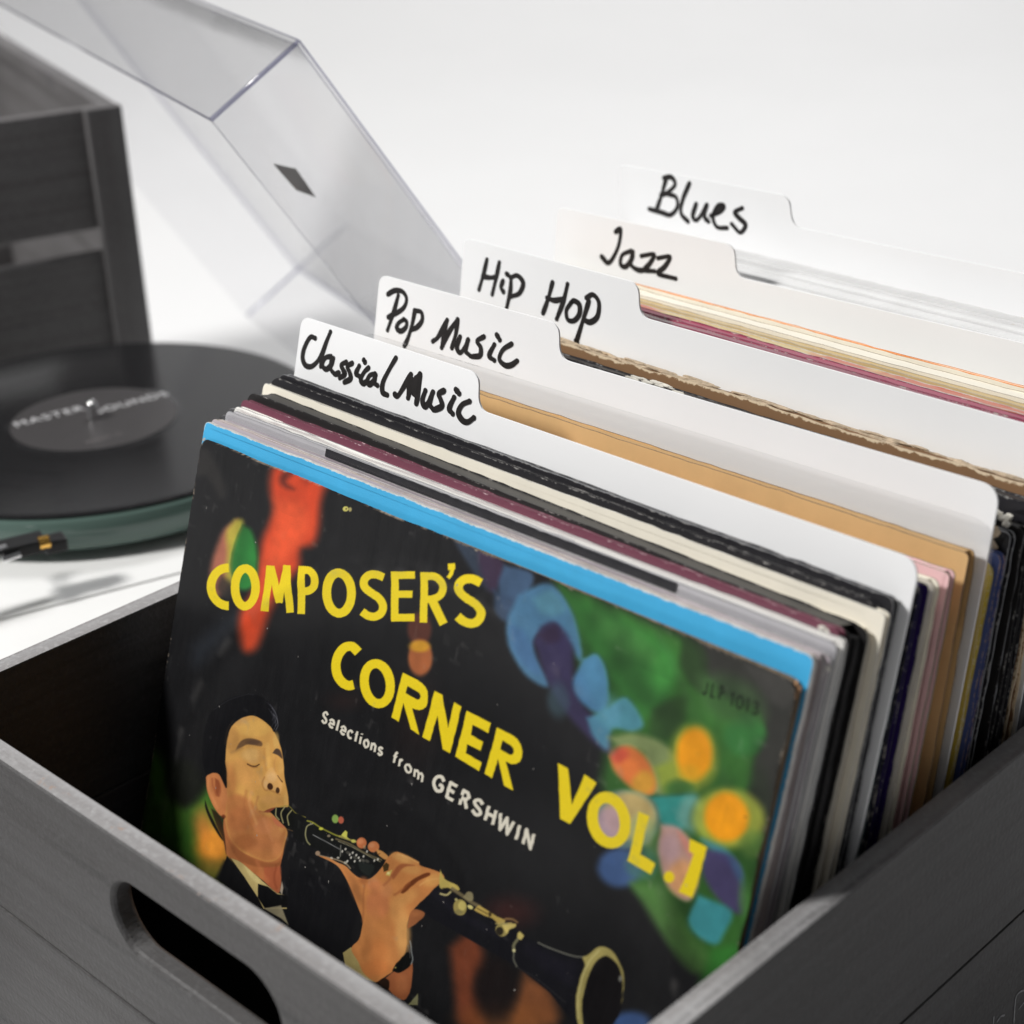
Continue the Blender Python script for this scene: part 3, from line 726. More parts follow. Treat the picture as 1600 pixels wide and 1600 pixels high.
    # head
    PA([(200,470),(215,380),(240,300),(310,240),(390,220),(460,250),(520,300),(550,345),(580,410),(600,470),(615,560),(622,660),(645,780),(650,860),(620,900),(600,960),(640,1050),(622,1130),(590,1220),(520,1262),(420,1240),(300,1180),(220,1080),(190,960),(170,860),(185,700)], (198,148,80), 2.2)
    EA(400, 310, 120, 62, (210,164,88), 4, .8); EA(250, 400, 46, 90, (176,128,72), 4, .7); EA(300, 250, 60, 40, (170,130,84), 4, .4)
    EA(560, 400, 22, 60, (206,166,96), 3.9, .6)
    EA(300, 620, 100, 90, (202,146,82), 5, .7); EA(230, 700, 44, 120, (176,116,66), 5, .8); EA(390, 680, 70, 70, (206,150,84), 5, .6)
    PA([(190,800),(280,780),(380,830),(430,900),(520,940),(600,960),(636,1050),(620,1140),(585,1230),(500,1262),(400,1230),(280,1160),(210,1060)], (176,112,66), 6, .9)
    EA(300, 960, 90, 90, (170,104,62), 6, .7); EA(470, 1010, 70, 60, (196,126,82), 5, .7); EA(560, 1050, 40, 60, (204,138,86), 4, .6); EA(450, 1130, 120, 50, (186,116,72), 6, .6)
    EA(330, 1120, 80, 60, (146,86,48), 6, .6); EA(560, 1170, 36, 50, (196,128,80), 5, .6); EA(600, 1010, 20, 44, (206,148,84), 3.9, .6)
    # cheek folds
    SA([(385,760),(365,830),(385,900),(420,990)], 20, (212,152,96), 5, .55); SA([(345,760),(330,850),(350,930),(390,1030)], 18, (160,100,60), 6, .5)
    SA([(430,800),(415,850),(430,900),(470,925)], 12, (160,106,64), 5, .6); SA([(470,960),(510,1060),(530,1110)], 16, (206,138,92), 6, .5)
    SA([(200,560),(205,640),(215,720)], 20, (160,112,64), 6, .5)
    # eye sockets, brows, lids
    PA([(270,470),(300,410),(350,384),(410,388),(458,412),(455,440),(400,432),(350,428),(310,450)], (104,76,52), 3, .95); EA(400, 410, 46, 16, (84,62,48), 3.9, .7)
    PA([(225,480),(300,450),(330,455),(280,480),(240,495)], (160,120,72), 3.9, .5)
    PA([(535,488),(560,456),(590,470),(606,528),(575,505)], (70,54,46), 2.4, .95)
    EA(385, 500, 70, 46, (212,168,104), 4, .8); EA(400, 545, 40, 20, (204,158,98), 3, .6); EA(445, 500, 18, 44, (178,130,74), 4, .6)
    SA([(355,566),(385,580),(415,582),(440,570)], 8, (66,40,24), 1.6, .95); SA([(365,575),(395,590),(425,588)], 7, (120,76,44), 2.4, .6)
    SA([(560,520),(548,560),(556,620)], 12, (182,130,74), 4, .6); EA(596, 590, 18, 50, (204,158,90), 3.9, .6)
    SA([(572,650),(590,676),(606,694)], 8, (74,46,28), 1.6, .95)
    # nose
    SA([(500,430),(505,520),(512,600)], 30, (210,164,92), 6, .6); SA([(476,460),(478,540),(490,610)], 14, (172,122,68), 5, .5)
    PA([(470,680),(490,630),(530,590),(565,640),(600,700),(600,750),(580,775),(540,750),(490,750)], (208,160,98), 3, .8)
    SA([(478,660),(462,700),(476,745),(495,755)], 9, (158,108,62), 3, .7); EA(530, 660, 34, 34, (220,176,120), 4, .7); EA(488, 712, 18, 28, (214,172,120), 3.9, .6)
    EA(518, 727, 20, 25, (58,32,18), 1.8, .95, -15); EA(572, 755, 14, 22, (56,32,18), 1.8, .95); SA([(500,748),(540,762),(590,785)], 8, (150,100,60), 3, .5)
    EA(520, 820, 70, 34, (200,148,88), 4, .6); EA(630, 820, 16, 50, (210,166,96), 3.9, .6)
    # mouth
    PA([(470,905),(500,888),(545,876),(575,880),(560,905),(520,912)], (132,64,46), 2.2, .95); SA([(440,902),(470,908),(500,910)], 9, (150,90,58), 3, .7)
    PA([(520,920),(560,960),(600,990),(630,1010),(600,1020),(550,990)], (190,108,78), 3, .75)
    # ear
    PA([(55,660),(75,630),(110,628),(150,640),(185,700),(205,760),(200,850),(192,925),(160,935),(110,870),(65,760)], (184,116,70), 2)
    PA([(120,665),(150,690),(165,760),(150,800),(125,770)], (128,66,40), 3.9, .85); SA([(75,650),(72,720),(100,800),(140,880)], 16, (200,132,82), 4, .7); SA([(100,670),(105,720),(130,790)], 12, (148,80,50), 3.9, .7)
    EA(180, 800, 30, 60, (190,122,76), 4, .6); EA(180, 940, 16, 14, (96,44,26), 3, .8)
    # hair
    PA([(55,650),(30,520),(40,360),(80,220),(160,130),(280,80),(400,70),(490,110),(560,190),(578,260),(545,335),(520,300),(455,246),(390,219),(310,238),(240,296),(205,400),(196,500),(200,660),(205,735),(180,700),(150,638),(110,626)], (16,16,19), 2)
    PA([(196,560),(206,640),(200,735),(180,690),(165,640)], (18,16,16), 3, .9)
    for (a1, b1, c1, d1, e1) in ((500,130,545,220,70),(515,140,560,240,88),(530,165,570,260,110),(522,190,555,290,96),(505,170,540,270,54),(540,210,572,290,126)):
        SA([(a1,b1),((a1+c1)/2+8,(b1+d1)/2-6),(c1,d1),(c1-14,d1+34)], 5, (e1,e1,e1+8), 1.8, .55)
    SA([(110,180),(220,110),(340,72),(400,72)], 4, (60,60,66), 2, .4); SA([(250,260),(210,330),(196,420)], 10, (60,48,36), 5, .5)
    # strand of dark behind the ear
    PA([(48,820),(75,900),(130,1010),(180,1110),(150,1080),(90,980),(50,880)], (16,16,14), 2.4, .95)
    PA([(90,880),(150,930),(185,1050),(200,1210),(180,1110),(130,1000)], (40,26,18), 2.4, .8)
    # bow tie
    PA([(430,1420),(500,1440),(570,1495),(640,1500),(640,1590),(560,1590),(480,1595),(430,1520)], (13,13,15), 1.8, 1, False)
    poly([(620,1075),(700,1060),(735,1150),(700,1120)], (150,140,112), 3, .9, False, **k)
    # clarinet: mouthpiece and upper joint
    PA([(515,905),(560,875),(650,872),(700,915),(823,985),(823,1140),(740,1085),(640,1030),(570,960)], (18,19,18), 2, 1, False)
    for pts in ([(560,880),(556,930),(580,962)], [(620,872),(594,920),(610,985)], [(670,895),(640,940),(650,1000)]): SA(pts, 9, (168,160,110), 1.6, .85)
    SA([(590,870),(650,865),(700,915),(770,945)], 7, (150,140,60), 1.6, .7); SA([(640,1030),(700,1050)], 6, (120,90,60), 2.2, .7)
    PB([(0,10),(60,60),(130,100),(300,180),(480,260),(600,330),(740,375),(700,420),(650,460),(580,548),(500,500),(400,440),(250,340),(60,270),(-60,200),(-60,0)], (20,21,21), 2, 1, False)
    SB([(110,85),(60,110),(45,170),(60,230),(85,262)], 11, (150,146,104), 1.7, .85); SB([(60,65),(110,80),(190,130),(300,185),(350,195)], 12, (168,166,60), 2, .75)
    SB([(110,180),(220,240),(330,300)], 7, (150,150,150), 1.8, .75); SB([(340,270),(335,360)], 9, (140,140,130), 1.8, .7)
    EB(178, 130, 18, 12, (196,196,70), 1.6, .95); EB(240, 190, 14, 11, (150,136,110), 1.8, .8); EB(268, 222, 10, 9, (190,186,160), 1.6, .8)
    PB([(345,185),(380,145),(398,160),(395,200),(420,225),(380,215)], (200,196,90), 1.6, .95, False)
    SB([(330,195),(420,225),(470,240)], 16, (160,150,80), 2.2, .8); EB(448, 235, 20, 14, (186,180,90), 2, .9)
    SB([(300,215),(420,260),(540,330),(680,390)], 14, (112,100,72), 2.6, .8); SB([(320,235),(440,285),(560,350),(670,405)], 7, (190,180,140), 1.6, .55)
    for (x, y) in ((352,318),(380,300),(415,345),(440,330),(425,370),(490,372),(470,350),(500,395),(530,360),(395,400),(455,400),(620,395),(650,385),(560,320)):
        EB(x, y, 8, 11, (206,202,190), 1.4, .85, 20)
    for (x, y) in ((400,330),(460,372),(520,392),(560,400)): EB(x, y, 20, 12, (84,82,74), 2.2, .7, 28)
    PB([(480,400),(560,420),(620,440),(600,500),(560,520),(500,470)], (34,38,36), 3.9, .8)
    SB([(145,335),(165,352),(240,372),(310,390),(380,420),(420,460)], 12, (150,134,110), 1.8, .85); EB(148, 335, 20, 20, (150,126,104), 1.8, .95)
    EB(262, 375, 12, 10, (196,190,176), 1.5, .8); EB(318, 372, 12, 9, (196,190,176), 1.5, .8); EB(380, 412, 14, 12, (190,186,170), 1.5, .7)
    PC_([(-150,-80),(0,60),(120,160),(300,240),(480,330),(700,490),(800,545),(920,600),(1100,665),(1215,672),(1160,850),(1125,1000),(1130,1240),(900,960),(700,800),(620,740),(400,610),(150,470),(-100,330),(-200,200)], (20,20,25), 2.4, 1, False)
    PC_([(700,540),(1000,680),(1130,720),(1100,900),(950,830),(760,700),(680,620)], (25,24,32), 9, .8); SC_([(-60,130),(200,330),(480,480)], 60, (28,27,36), 9, .5)
    # fingertips
    EB(516, 250, 42, 46, (184,108,68), 2, 1); EB(508, 238, 24, 22, (206,134,92), 3.9, .8); EB(616, 282, 48, 46, (190,116,72), 2, 1); EB(600, 270, 26, 20, (208,140,96), 3.9, .8)
    PB([(640,300),(690,320),(740,365),(720,390),(680,370),(650,340)], (190,136,78), 2, 1); SB([(630,320),(645,345),(668,340)], 6, (70,44,24), 1.6, .8); EB(540, 285, 12, 16, (180,150,110), 2, .6)
    # cuff
    PB([(360,1165),(430,1115),(520,1250),(640,1415),(560,1390),(380,1270)], (166,150,96), 1.8, 1, False); PB([(905,1600),(985,1500),(985,1600)], (140,138,96), 2, .9, False)
    # hand
    PB([(150,355),(240,372),(310,410),(380,440),(440,500),(500,540),(575,550),(640,500),(690,440),(740,365),(800,325),(870,345),(990,405),(1010,440),(1130,480),(1195,515),(1200,560),(1120,630),(1050,700),(960,790),(900,900),(890,1000),(885,1130),(830,1220),(780,1310),(700,1370),(640,1410),(540,1340),(490,1240),(430,1130),(490,1050),(515,960),(520,880),(480,770),(430,640),(370,520),(300,430)], (190,124,70), 1.8)
    EB(860, 1000, 60, 200, (204,152,90), 6, .8); EB(650, 1150, 70, 110, (186,114,62), 6, .6); EB(640, 1290, 110, 70, (196,118,64), 6, .7); EB(560, 1120, 40, 90, (150,94,52), 5, .6, 15)
    EB(650, 760, 100, 120, (178,108,70), 6, .7); EB(620, 900, 60, 100, (180,118,68), 6, .5); EB(810, 800, 60, 120, (202,144,84), 6, .7); EB(900, 700, 90, 50, (204,148,86), 5, .6, -35)
    EB(620, 600, 60, 50, (196,122,80), 5, .7); EB(720, 640, 50, 60, (200,132,86), 5, .6); EB(860, 380, 90, 34, (208,156,92), 4, .8, 20); EB(930, 470, 90, 40, (202,146,84), 4, .7, 10)
    EB(1110, 560, 80, 50, (206,150,84), 4, .8, -20); EB(470, 640, 40, 110, (150,96,56), 5, .8, -20); EB(420, 540, 20, 80, (164,106,62), 4, .6, -30); EB(530, 560, 36, 30, (150,90,54), 4, .7)
    SB([(540,600),(530,700),(530,820),(520,900)], 14, (140,84,50), 5, .55)
    PB([(840,665),(880,600),(950,550),(1040,505),(1085,500),(1080,525),(1000,560),(930,610),(870,665)], (96,46,22), 2.6, .9); SB([(790,680),(850,640),(910,580)], 16, (148,84,48), 5, .7)
    PB([(760,520),(800,460),(850,425),(930,430),(960,440),(880,450),(820,500),(780,550)], (150,84,50), 3.9, .85); SB([(700,600),(740,560),(770,520)], 18, (160,96,60), 5, .7)
    SB([(1000,600),(1080,560),(1170,545)], 14, (212,160,96), 4, .6); SB([(820,345),(900,372),(990,415)], 10, (218,172,108), 3.9, .7)
    PB([(690,440),(720,410),(745,430),(735,475),(700,490)], (62,46,22), 2, .95, False); PB([(725,490),(770,470),(750,525),(715,515)], (206,182,96), 1.8, .95, False); EB(738, 500, 12, 10, (236,220,160), 1.6, .8)
    PB([(905,900),(930,820),(970,800),(1040,830),(1020,880),(940,940),(900,960)], (150,92,56), 2, .95); EB(970, 840, 36, 22, (168,106,64), 4, .6)
    # wrist, watch
    PB([(640,1410),(720,1370),(780,1320),(860,1300),(930,1240),(935,1350),(920,1480),(870,1560),(790,1520),(720,1450)], (150,88,54), 2, 1); EB(850, 1420, 50, 80, (172,106,66), 5, .7); PB([(640,1415),(700,1375),(745,1400),(740,1470),(690,1450)], (26,18,14), 2.4, .9)
    PB([(770,1310),(800,1250),(840,1210),(890,1155),(920,1180),(925,1250),(880,1300),(820,1330)], (12,13,12), 1.8, 1)
    SB([(918,1065),(930,1150),(935,1210),(925,1255)], 9, (140,144,144), 1.8, .8); SB([(900,1100),(915,1150),(912,1200)], 5, (110,112,112), 1.8, .7); EB(795, 1285, 8, 7, (180,160,90), 1.6, .8)
    # lower joint, keys, bell
    PC_([(0,-60),(40,20),(140,70),(160,110),(110,110),(60,90),(10,100),(-10,60)], (186,166,88), 1.8, .95); SC_([(0,140),(50,150),(85,125)], 16, (190,178,120), 1.8, .9); SC_([(20,95),(60,100),(110,125)], 8, (40,34,24), 1.8, .8)
    SC_([(100,100),(190,160),(260,210),(330,250)], 30, (112,100,72), 2.4, .9); PC_([(190,170),(230,125),(270,135),(275,190),(240,200)], (140,130,96), 2, .9)
    EC(162, 252, 58, 66, (150,136,78), 1.8, .97); EC(180, 240, 34, 40, (196,180,104), 3, .85); EC(148, 290, 34, 20, (112,104,70), 3, .6); EC(130, 188, 12, 12, (180,170,110), 1.6, .9)
    EC(250, 250, 26, 16, (216,204,130), 1.6, .95, 25)
    PC_([(280,275),(320,235),(400,285),(470,330),(540,360),(530,400),(480,390),(430,345),(370,325)], (178,152,80), 1.8, .97, False); SC_([(310,262),(390,308)], 8, (60,48,26), 1.6, .8); EC(412, 312, 14, 20, (44,34,22), 1.8, .8)
    SC_([(540,350),(600,355),(640,380)], 16, (140,110,70), 2.2, .85); SC_([(460,388),(520,392),(590,385)], 12, (196,176,104), 1.8, .8)
    EC(510, 440, 56, 54, (150,136,80), 1.8, .97); EC(490, 450, 32, 34, (30,26,22), 2, .9); PC_([(510,400),(620,390),(620,420),(570,440),(550,470),(525,430)], (198,178,104), 1.8, .95)
    PC_([(640,470),(660,455),(695,490),(670,525),(635,515)], (196,178,104), 1.6, .97, False); SC_([(640,520),(606,560),(604,600)], 24, (128,124,92), 1.8, .85); EC(606, 612, 12, 14, (222,214,160), 1.5, .95)
    SC_([(604,630),(606,690),(630,745)], 12, (120,120,104), 1.8, .75); SC_([(640,755),(800,850),(1040,1050)], 4, (88,84,80), 1.8, .5)
    SC_([(810,548),(900,590),(1050,645),(1140,668),(1215,668)], 9, (128,128,116), 1.6, .85)
    EC(1340, 960, 178, 322, (17,15,17), 1.8, 1, 4); PC_([(1200,700),(1300,640),(1400,650),(1330,700),(1230,820)], (28,26,26), 5, .6)
    PC_([(1180,672),(1230,650),(1290,600),(1340,584),(1400,600),(1450,645),(1490,720),(1520,800),(1526,900),(1510,1000),(1500,1060),(1516,900),(1500,800),(1470,730),(1420,680),(1370,660),(1310,690),(1260,760),(1215,860),(1185,960),(1170,1080),(1185,1240),(1145,1240),(1122,1080),(1126,960),(1160,830),(1200,740)], (156,144,86), 1.8, 1)
    SC_([(1150,1180),(1138,1060),(1150,930),(1190,800),(1250,690),(1320,615)], 10, (206,196,136), 2.4, .7); EC(1496, 850, 12, 26, (150,150,140), 2, .8)
    EB(298, 50, 28, 36, (136,168,84), 2.2, .95); EB(345, 60, 24, 30, (186,96,72), 2.2, .9)
    def vnoise(scale, seed):
        g = np.random.RandomState(seed).rand(96, 96); x = UU.ravel()/scale % 90; y = VV.ravel()/scale % 90
        x0 = x.astype(int); y0 = y.astype(int); fx = x-x0; fy = y-y0; fx = fx*fx*(3-2*fx); fy = fy*fy*(3-2*fy)
        return (g[y0, x0]*(1-fx)+g[y0, x0+1]*fx)*(1-fy)+(g[y0+1, x0]*(1-fx)+g[y0+1, x0+1]*fx)*fy
    fb = 0.45*vnoise(0.016, 1)+0.3*vnoise(0.007, 2)+0.25*vnoise(0.0033, 3)
    img *= (1+0.34*(fb-0.5))[:, None]
    fb2 = 0.6*vnoise(0.021, 5)+0.4*vnoise(0.009, 6)
    gm = np.clip((img[:, 1]-np.maximum(img[:, 0], img[:, 2]))/30, 0, 1)
    img *= (1-0.55*gm*np.clip(fb2-0.42, 0, 1)*1.6)[:, None]
    # --- lettering
    YEL = (228,202,32)
    def arc(cx, cy, rx, ry, a0, a1, rot=0, n=26):
        c, s = math.cos(math.radians(rot)), math.sin(math.radians(rot)); o = []
        for q in range(n+1):
            a = math.radians(a0+(a1-a0)*q/n); x = rx*math.cos(a); y = ry*math.sin(a); o.append((cx+c*x-s*y, cy+s*x+c*y))
        return o
    def L(pts, wd=33, sm=False, kk=K3, col=YEL): stroke(pts, wd*(1.09 if kk is K3 else 1.16), col, 1.3, 1, sm, **kk)
    L(arc(418, 845, 72, 79, 272, 88))                        # C
    L(arc(489, 847, 43, 79, 0, 360), 33)
    L([(593,758),(572,948)], 29); L([(596,762),(634,912)], 27); L([(664,758),(630,912)], 27); L([(662,758),(676,954)], 29)
    L([(727,760),(722,959)], 29); L([(722,778),(757,778),(778,797),(782,824),(772,850),(750,863),(722,864)], 29, True)
    L(arc(881, 871, 52, 84, 0, 360), 34)
    L([(1068,805),(1040,794),(1008,796),(986,818),(988,846),(1012,868),(1045,890),(1064,920),(1058,952),(1030,969),(1000,964),(976,948)], 31, True)
    L([(1114,780),(1113,988)], 29); L([(1100,796),(1198,797)], 29); L([(1110,876),(1186,878)], 28); L([(1100,974),(1196,976)], 29)
    L([(1236,786),(1233,996)], 29); L([(1232,803),(1280,803),(1308,826),(1314,852),(1300,882),(1268,898),(1232,898)], 29, True); L([(1262,890),(1318,1002)], 33)
    L([(1347,748),(1349,775)], 27); L([(1352,772),(1346,795),(1336,808)], 16, True)
    L([(1472,826),(1436,811),(1402,815),(1381,838),(1386,868),(1415,893),(1452,916),(1472,948),(1463,980),(1436,996),(1404,990),(1374,968)], 34, True)
    # CORNER
    L([(962,1118),(935,1094),(905,1098),(880,1128),(868,1170),(874,1212),(894,1242),(920,1256),(942,1252)], 36, True)
    L(arc(1041, 1248, 54, 84, 0, 360, -8), 35)
    K9 = dict(org=(600, 1050), sc=6.154)
    def G(pts, kk=K9): poly(pts, YEL, 1.3, 1, False, **kk)
    G([(185,10),(330,80),(372,110),(405,145),(428,190),(432,240),(425,300),(410,335),(380,358),(340,368),(275,350),(345,605),(262,550),(190,300),(145,480),(75,435)])
    poly([(232,138),(320,185),(350,208),(360,238),(350,262),(325,268),(215,205)], (27,26,27), 1.3, 1, False, **K9)
    G([(495,182),(570,220),(620,530),(685,290),(755,330),(640,778),(568,740),(518,420),(445,665),(372,625)])
    G([(805,370),(1038,495),(1010,590),(860,505),(840,600),(955,672),(935,760),(805,690),(790,775),(942,870),(918,952),(688,808)])
    G([(1095,538),(1240,610),(1290,648),(1322,700),(1335,760),(1330,820),(1310,862),(1275,885),(1230,888),(1175,860),(1245,1142),(1155,1090),(1100,840),(1040,1022),(968,975)])
    poly([(1145,660),(1220,705),(1248,735),(1252,768),(1240,795),(1215,798),(1120,745)], (25,24,26), 1.3, 1, False, **K9)
    G([(395,885),(432,905),(443,1035),(492,928),(536,958),(436,1106),(400,1086)], K7)
    G([(690,1060),(728,1078),(690,1215),(748,1248),(732,1290),(645,1240)], K7)
    G([(872,1160),(936,1190),(880,1375),(832,1352),(885,1215),(868,1205)], K7)
    kk = K5
    L(arc(864, 570, 62, 88, 0, 360, -12), 37, kk=kk)
    ell(600+1097/2.4615, 1050+787/2.4615, 7.4, 9.4, YEL, 1.3, 1, -15)
    # small white line:  Selections  from  GERSHWIN
    F = {'S':[[(.86,.85),(.5,1),(.15,.8),(.25,.58),(.7,.42),(.85,.2),(.5,0),(.1,.15)]], 'e':[[(.12,.34),(.9,.34),(.86,.54),(.68,.68),(.42,.7),(.18,.56),(.1,.34),(.18,.12),(.42,0),(.66,0),(.88,.12)]],
         'l':[[(.5,0),(.5,1)]], 'c':[[(.85,.58),(.5,.7),(.15,.5),(.15,.18),(.5,0),(.85,.12)]], 't':[[(.5,.95),(.5,0)],[(.1,.66),(.9,.66)]],
         'i':[[(.5,0),(.5,.68)],[(.5,.88),(.5,1.0)]], 'o':[[(.5,.7),(.15,.5),(.15,.2),(.5,0),(.85,.2),(.85,.5),(.5,.7)]], 'n':[[(.18,0),(.18,.7)],[(.18,.5),(.5,.7),(.82,.55),(.82,0)]],
         's':[[(.8,.6),(.5,.7),(.2,.56),(.3,.4),(.7,.3),(.8,.14),(.5,0),(.15,.1)]], 'f':[[(.9,.95),(.55,.98),(.45,.8),(.45,0)],[(.1,.62),(.9,.62)]],
         'r':[[(.25,0),(.25,.7)],[(.25,.45),(.5,.68),(.85,.66)]], 'm':[[(.1,0),(.1,.7)],[(.1,.5),(.3,.7),(.5,.55),(.5,0)],[(.5,.5),(.72,.7),(.9,.55),(.9,0)]],
         'G':[[(.88,.8),(.55,1),(.15,.75),(.1,.3),(.45,0),(.85,.15),(.86,.45),(.55,.45)]], 'E':[[(.82,1),(.2,1),(.2,0),(.82,0)],[(.2,.52),(.75,.52)]],
         'R':[[(.2,0),(.2,1),(.6,1),(.82,.78),(.6,.52),(.2,.5)],[(.5,.5),(.85,0)]], 'H':[[(.15,0),(.15,1)],[(.85,0),(.85,1)],[(.15,.52),(.85,.52)]],
         'W':[[(.02,1),(.25,0),(.5,.95),(.75,0),(.98,1)]], 'I':[[(.5,0),(.5,1)]], 'N':[[(.15,0),(.15,1),(.85,0),(.85,1)]],
         'J':[[(.7,1),(.7,.2),(.45,0),(.15,.15)]], 'L':[[(.2,1),(.2,0),(.8,0)]], 'P':[[(.2,0),(.2,1),(.6,1),(.85,.75),(.6,.5),(.2,.5)]],
         '1':[[(.25,.8),(.55,1),(.55,0)]], '0':[[(.5,1),(.15,.75),(.15,.25),(.5,0),(.85,.25),(.85,.75),(.5,1)]], '3':[[(.15,.85),(.5,1),(.82,.78),(.5,.54),(.85,.27),(.5,0),(.12,.15)]]}
    def line(word, p0, p1, up, wd, col, al=1.0, gap=0.28, narrow='litIfr1', blur=1.1, curve=0.0):
        ws = [0.55 if c in narrow else (1.35 if c in 'mW' else 1.0) for c in word]; tot = sum(ws)+gap*(len(word)-1); x = 0
        p0 = np.array(p0, float); p1 = np.array(p1, float); up = np.array(up, float)
        for c, wv in zip(word, ws):
            for st in F[c]:
                q = []
                pts_ = [(a, b) for a, b in st]
                if len(pts_) > 4: pts_ = [tuple(z) for z in catmull(pts_, 4)] if c not in 'ERHWNLPe' else pts_
                for a, b in pts_:
                    t = (x+a*wv)/tot; q.append(tuple(p0*(1-t)+p1*t+up*b+np.array([0, curve*t*(1-t)])))
                stroke(q, wd, col, blur, al)
            x += wv+gap
    WH = (214,208,192)
    line('Selections', (503,1127), (599,1182), (3.4,-16.5), 3.5, WH, curve=3)
    line('from', (614,1190), (662,1223), (3.6,-16.5), 3.6, WH)
    line('GERSHWIN', (676,1230), (832,1327), (6.5,-22), 5.3, WH, gap=0.24)
    line('JLP', (1097,1083), (1132,1094), (4,-20), 3.0, (16,24,14), 1); line('1013', (1140,1101), (1186,1118), (4,-20), 3.0, (16,24,14), .95)
    # corner scuffs
    poly([(312,700),(330,710),(352,760),(345,780),(322,745),(305,742)], (70,66,62), 9, .35)
    # rubbing where the disc has pressed from inside, its faint sheen painted in as paler colour, faint handling marks
    rr = np.hypot(UU.ravel()-0.157, VV.ravel()-0.155)
    m = np.exp(-((rr-0.1425)/0.0025)**2)*np.clip(vnoise(0.006, 11)-0.45, 0, 1)*0.55+np.exp(-((rr-0.132)/0.010)**2)*0.05+np.clip(vnoise(0.0009, 12)-0.93, 0, 1)*1.2*np.clip(vnoise(0.03, 13)-0.4, 0, 1)
    m += np.clip(vnoise(0.012, 14)*vnoise(0.0025, 15)-0.62, 0, 1)*0.7
    img = img*(1-m[:, None])+np.array([150., 146., 140.])*m[:, None]
    out = img/255.0
    lin = np.where(out <= 0.04045, out/12.92, ((out+0.055)/1.055)**2.4)
    # paper tooth
    rs = np.random.RandomState(3); lin *= (1+0.025*rs.randn(n))[:, None]
    return lin

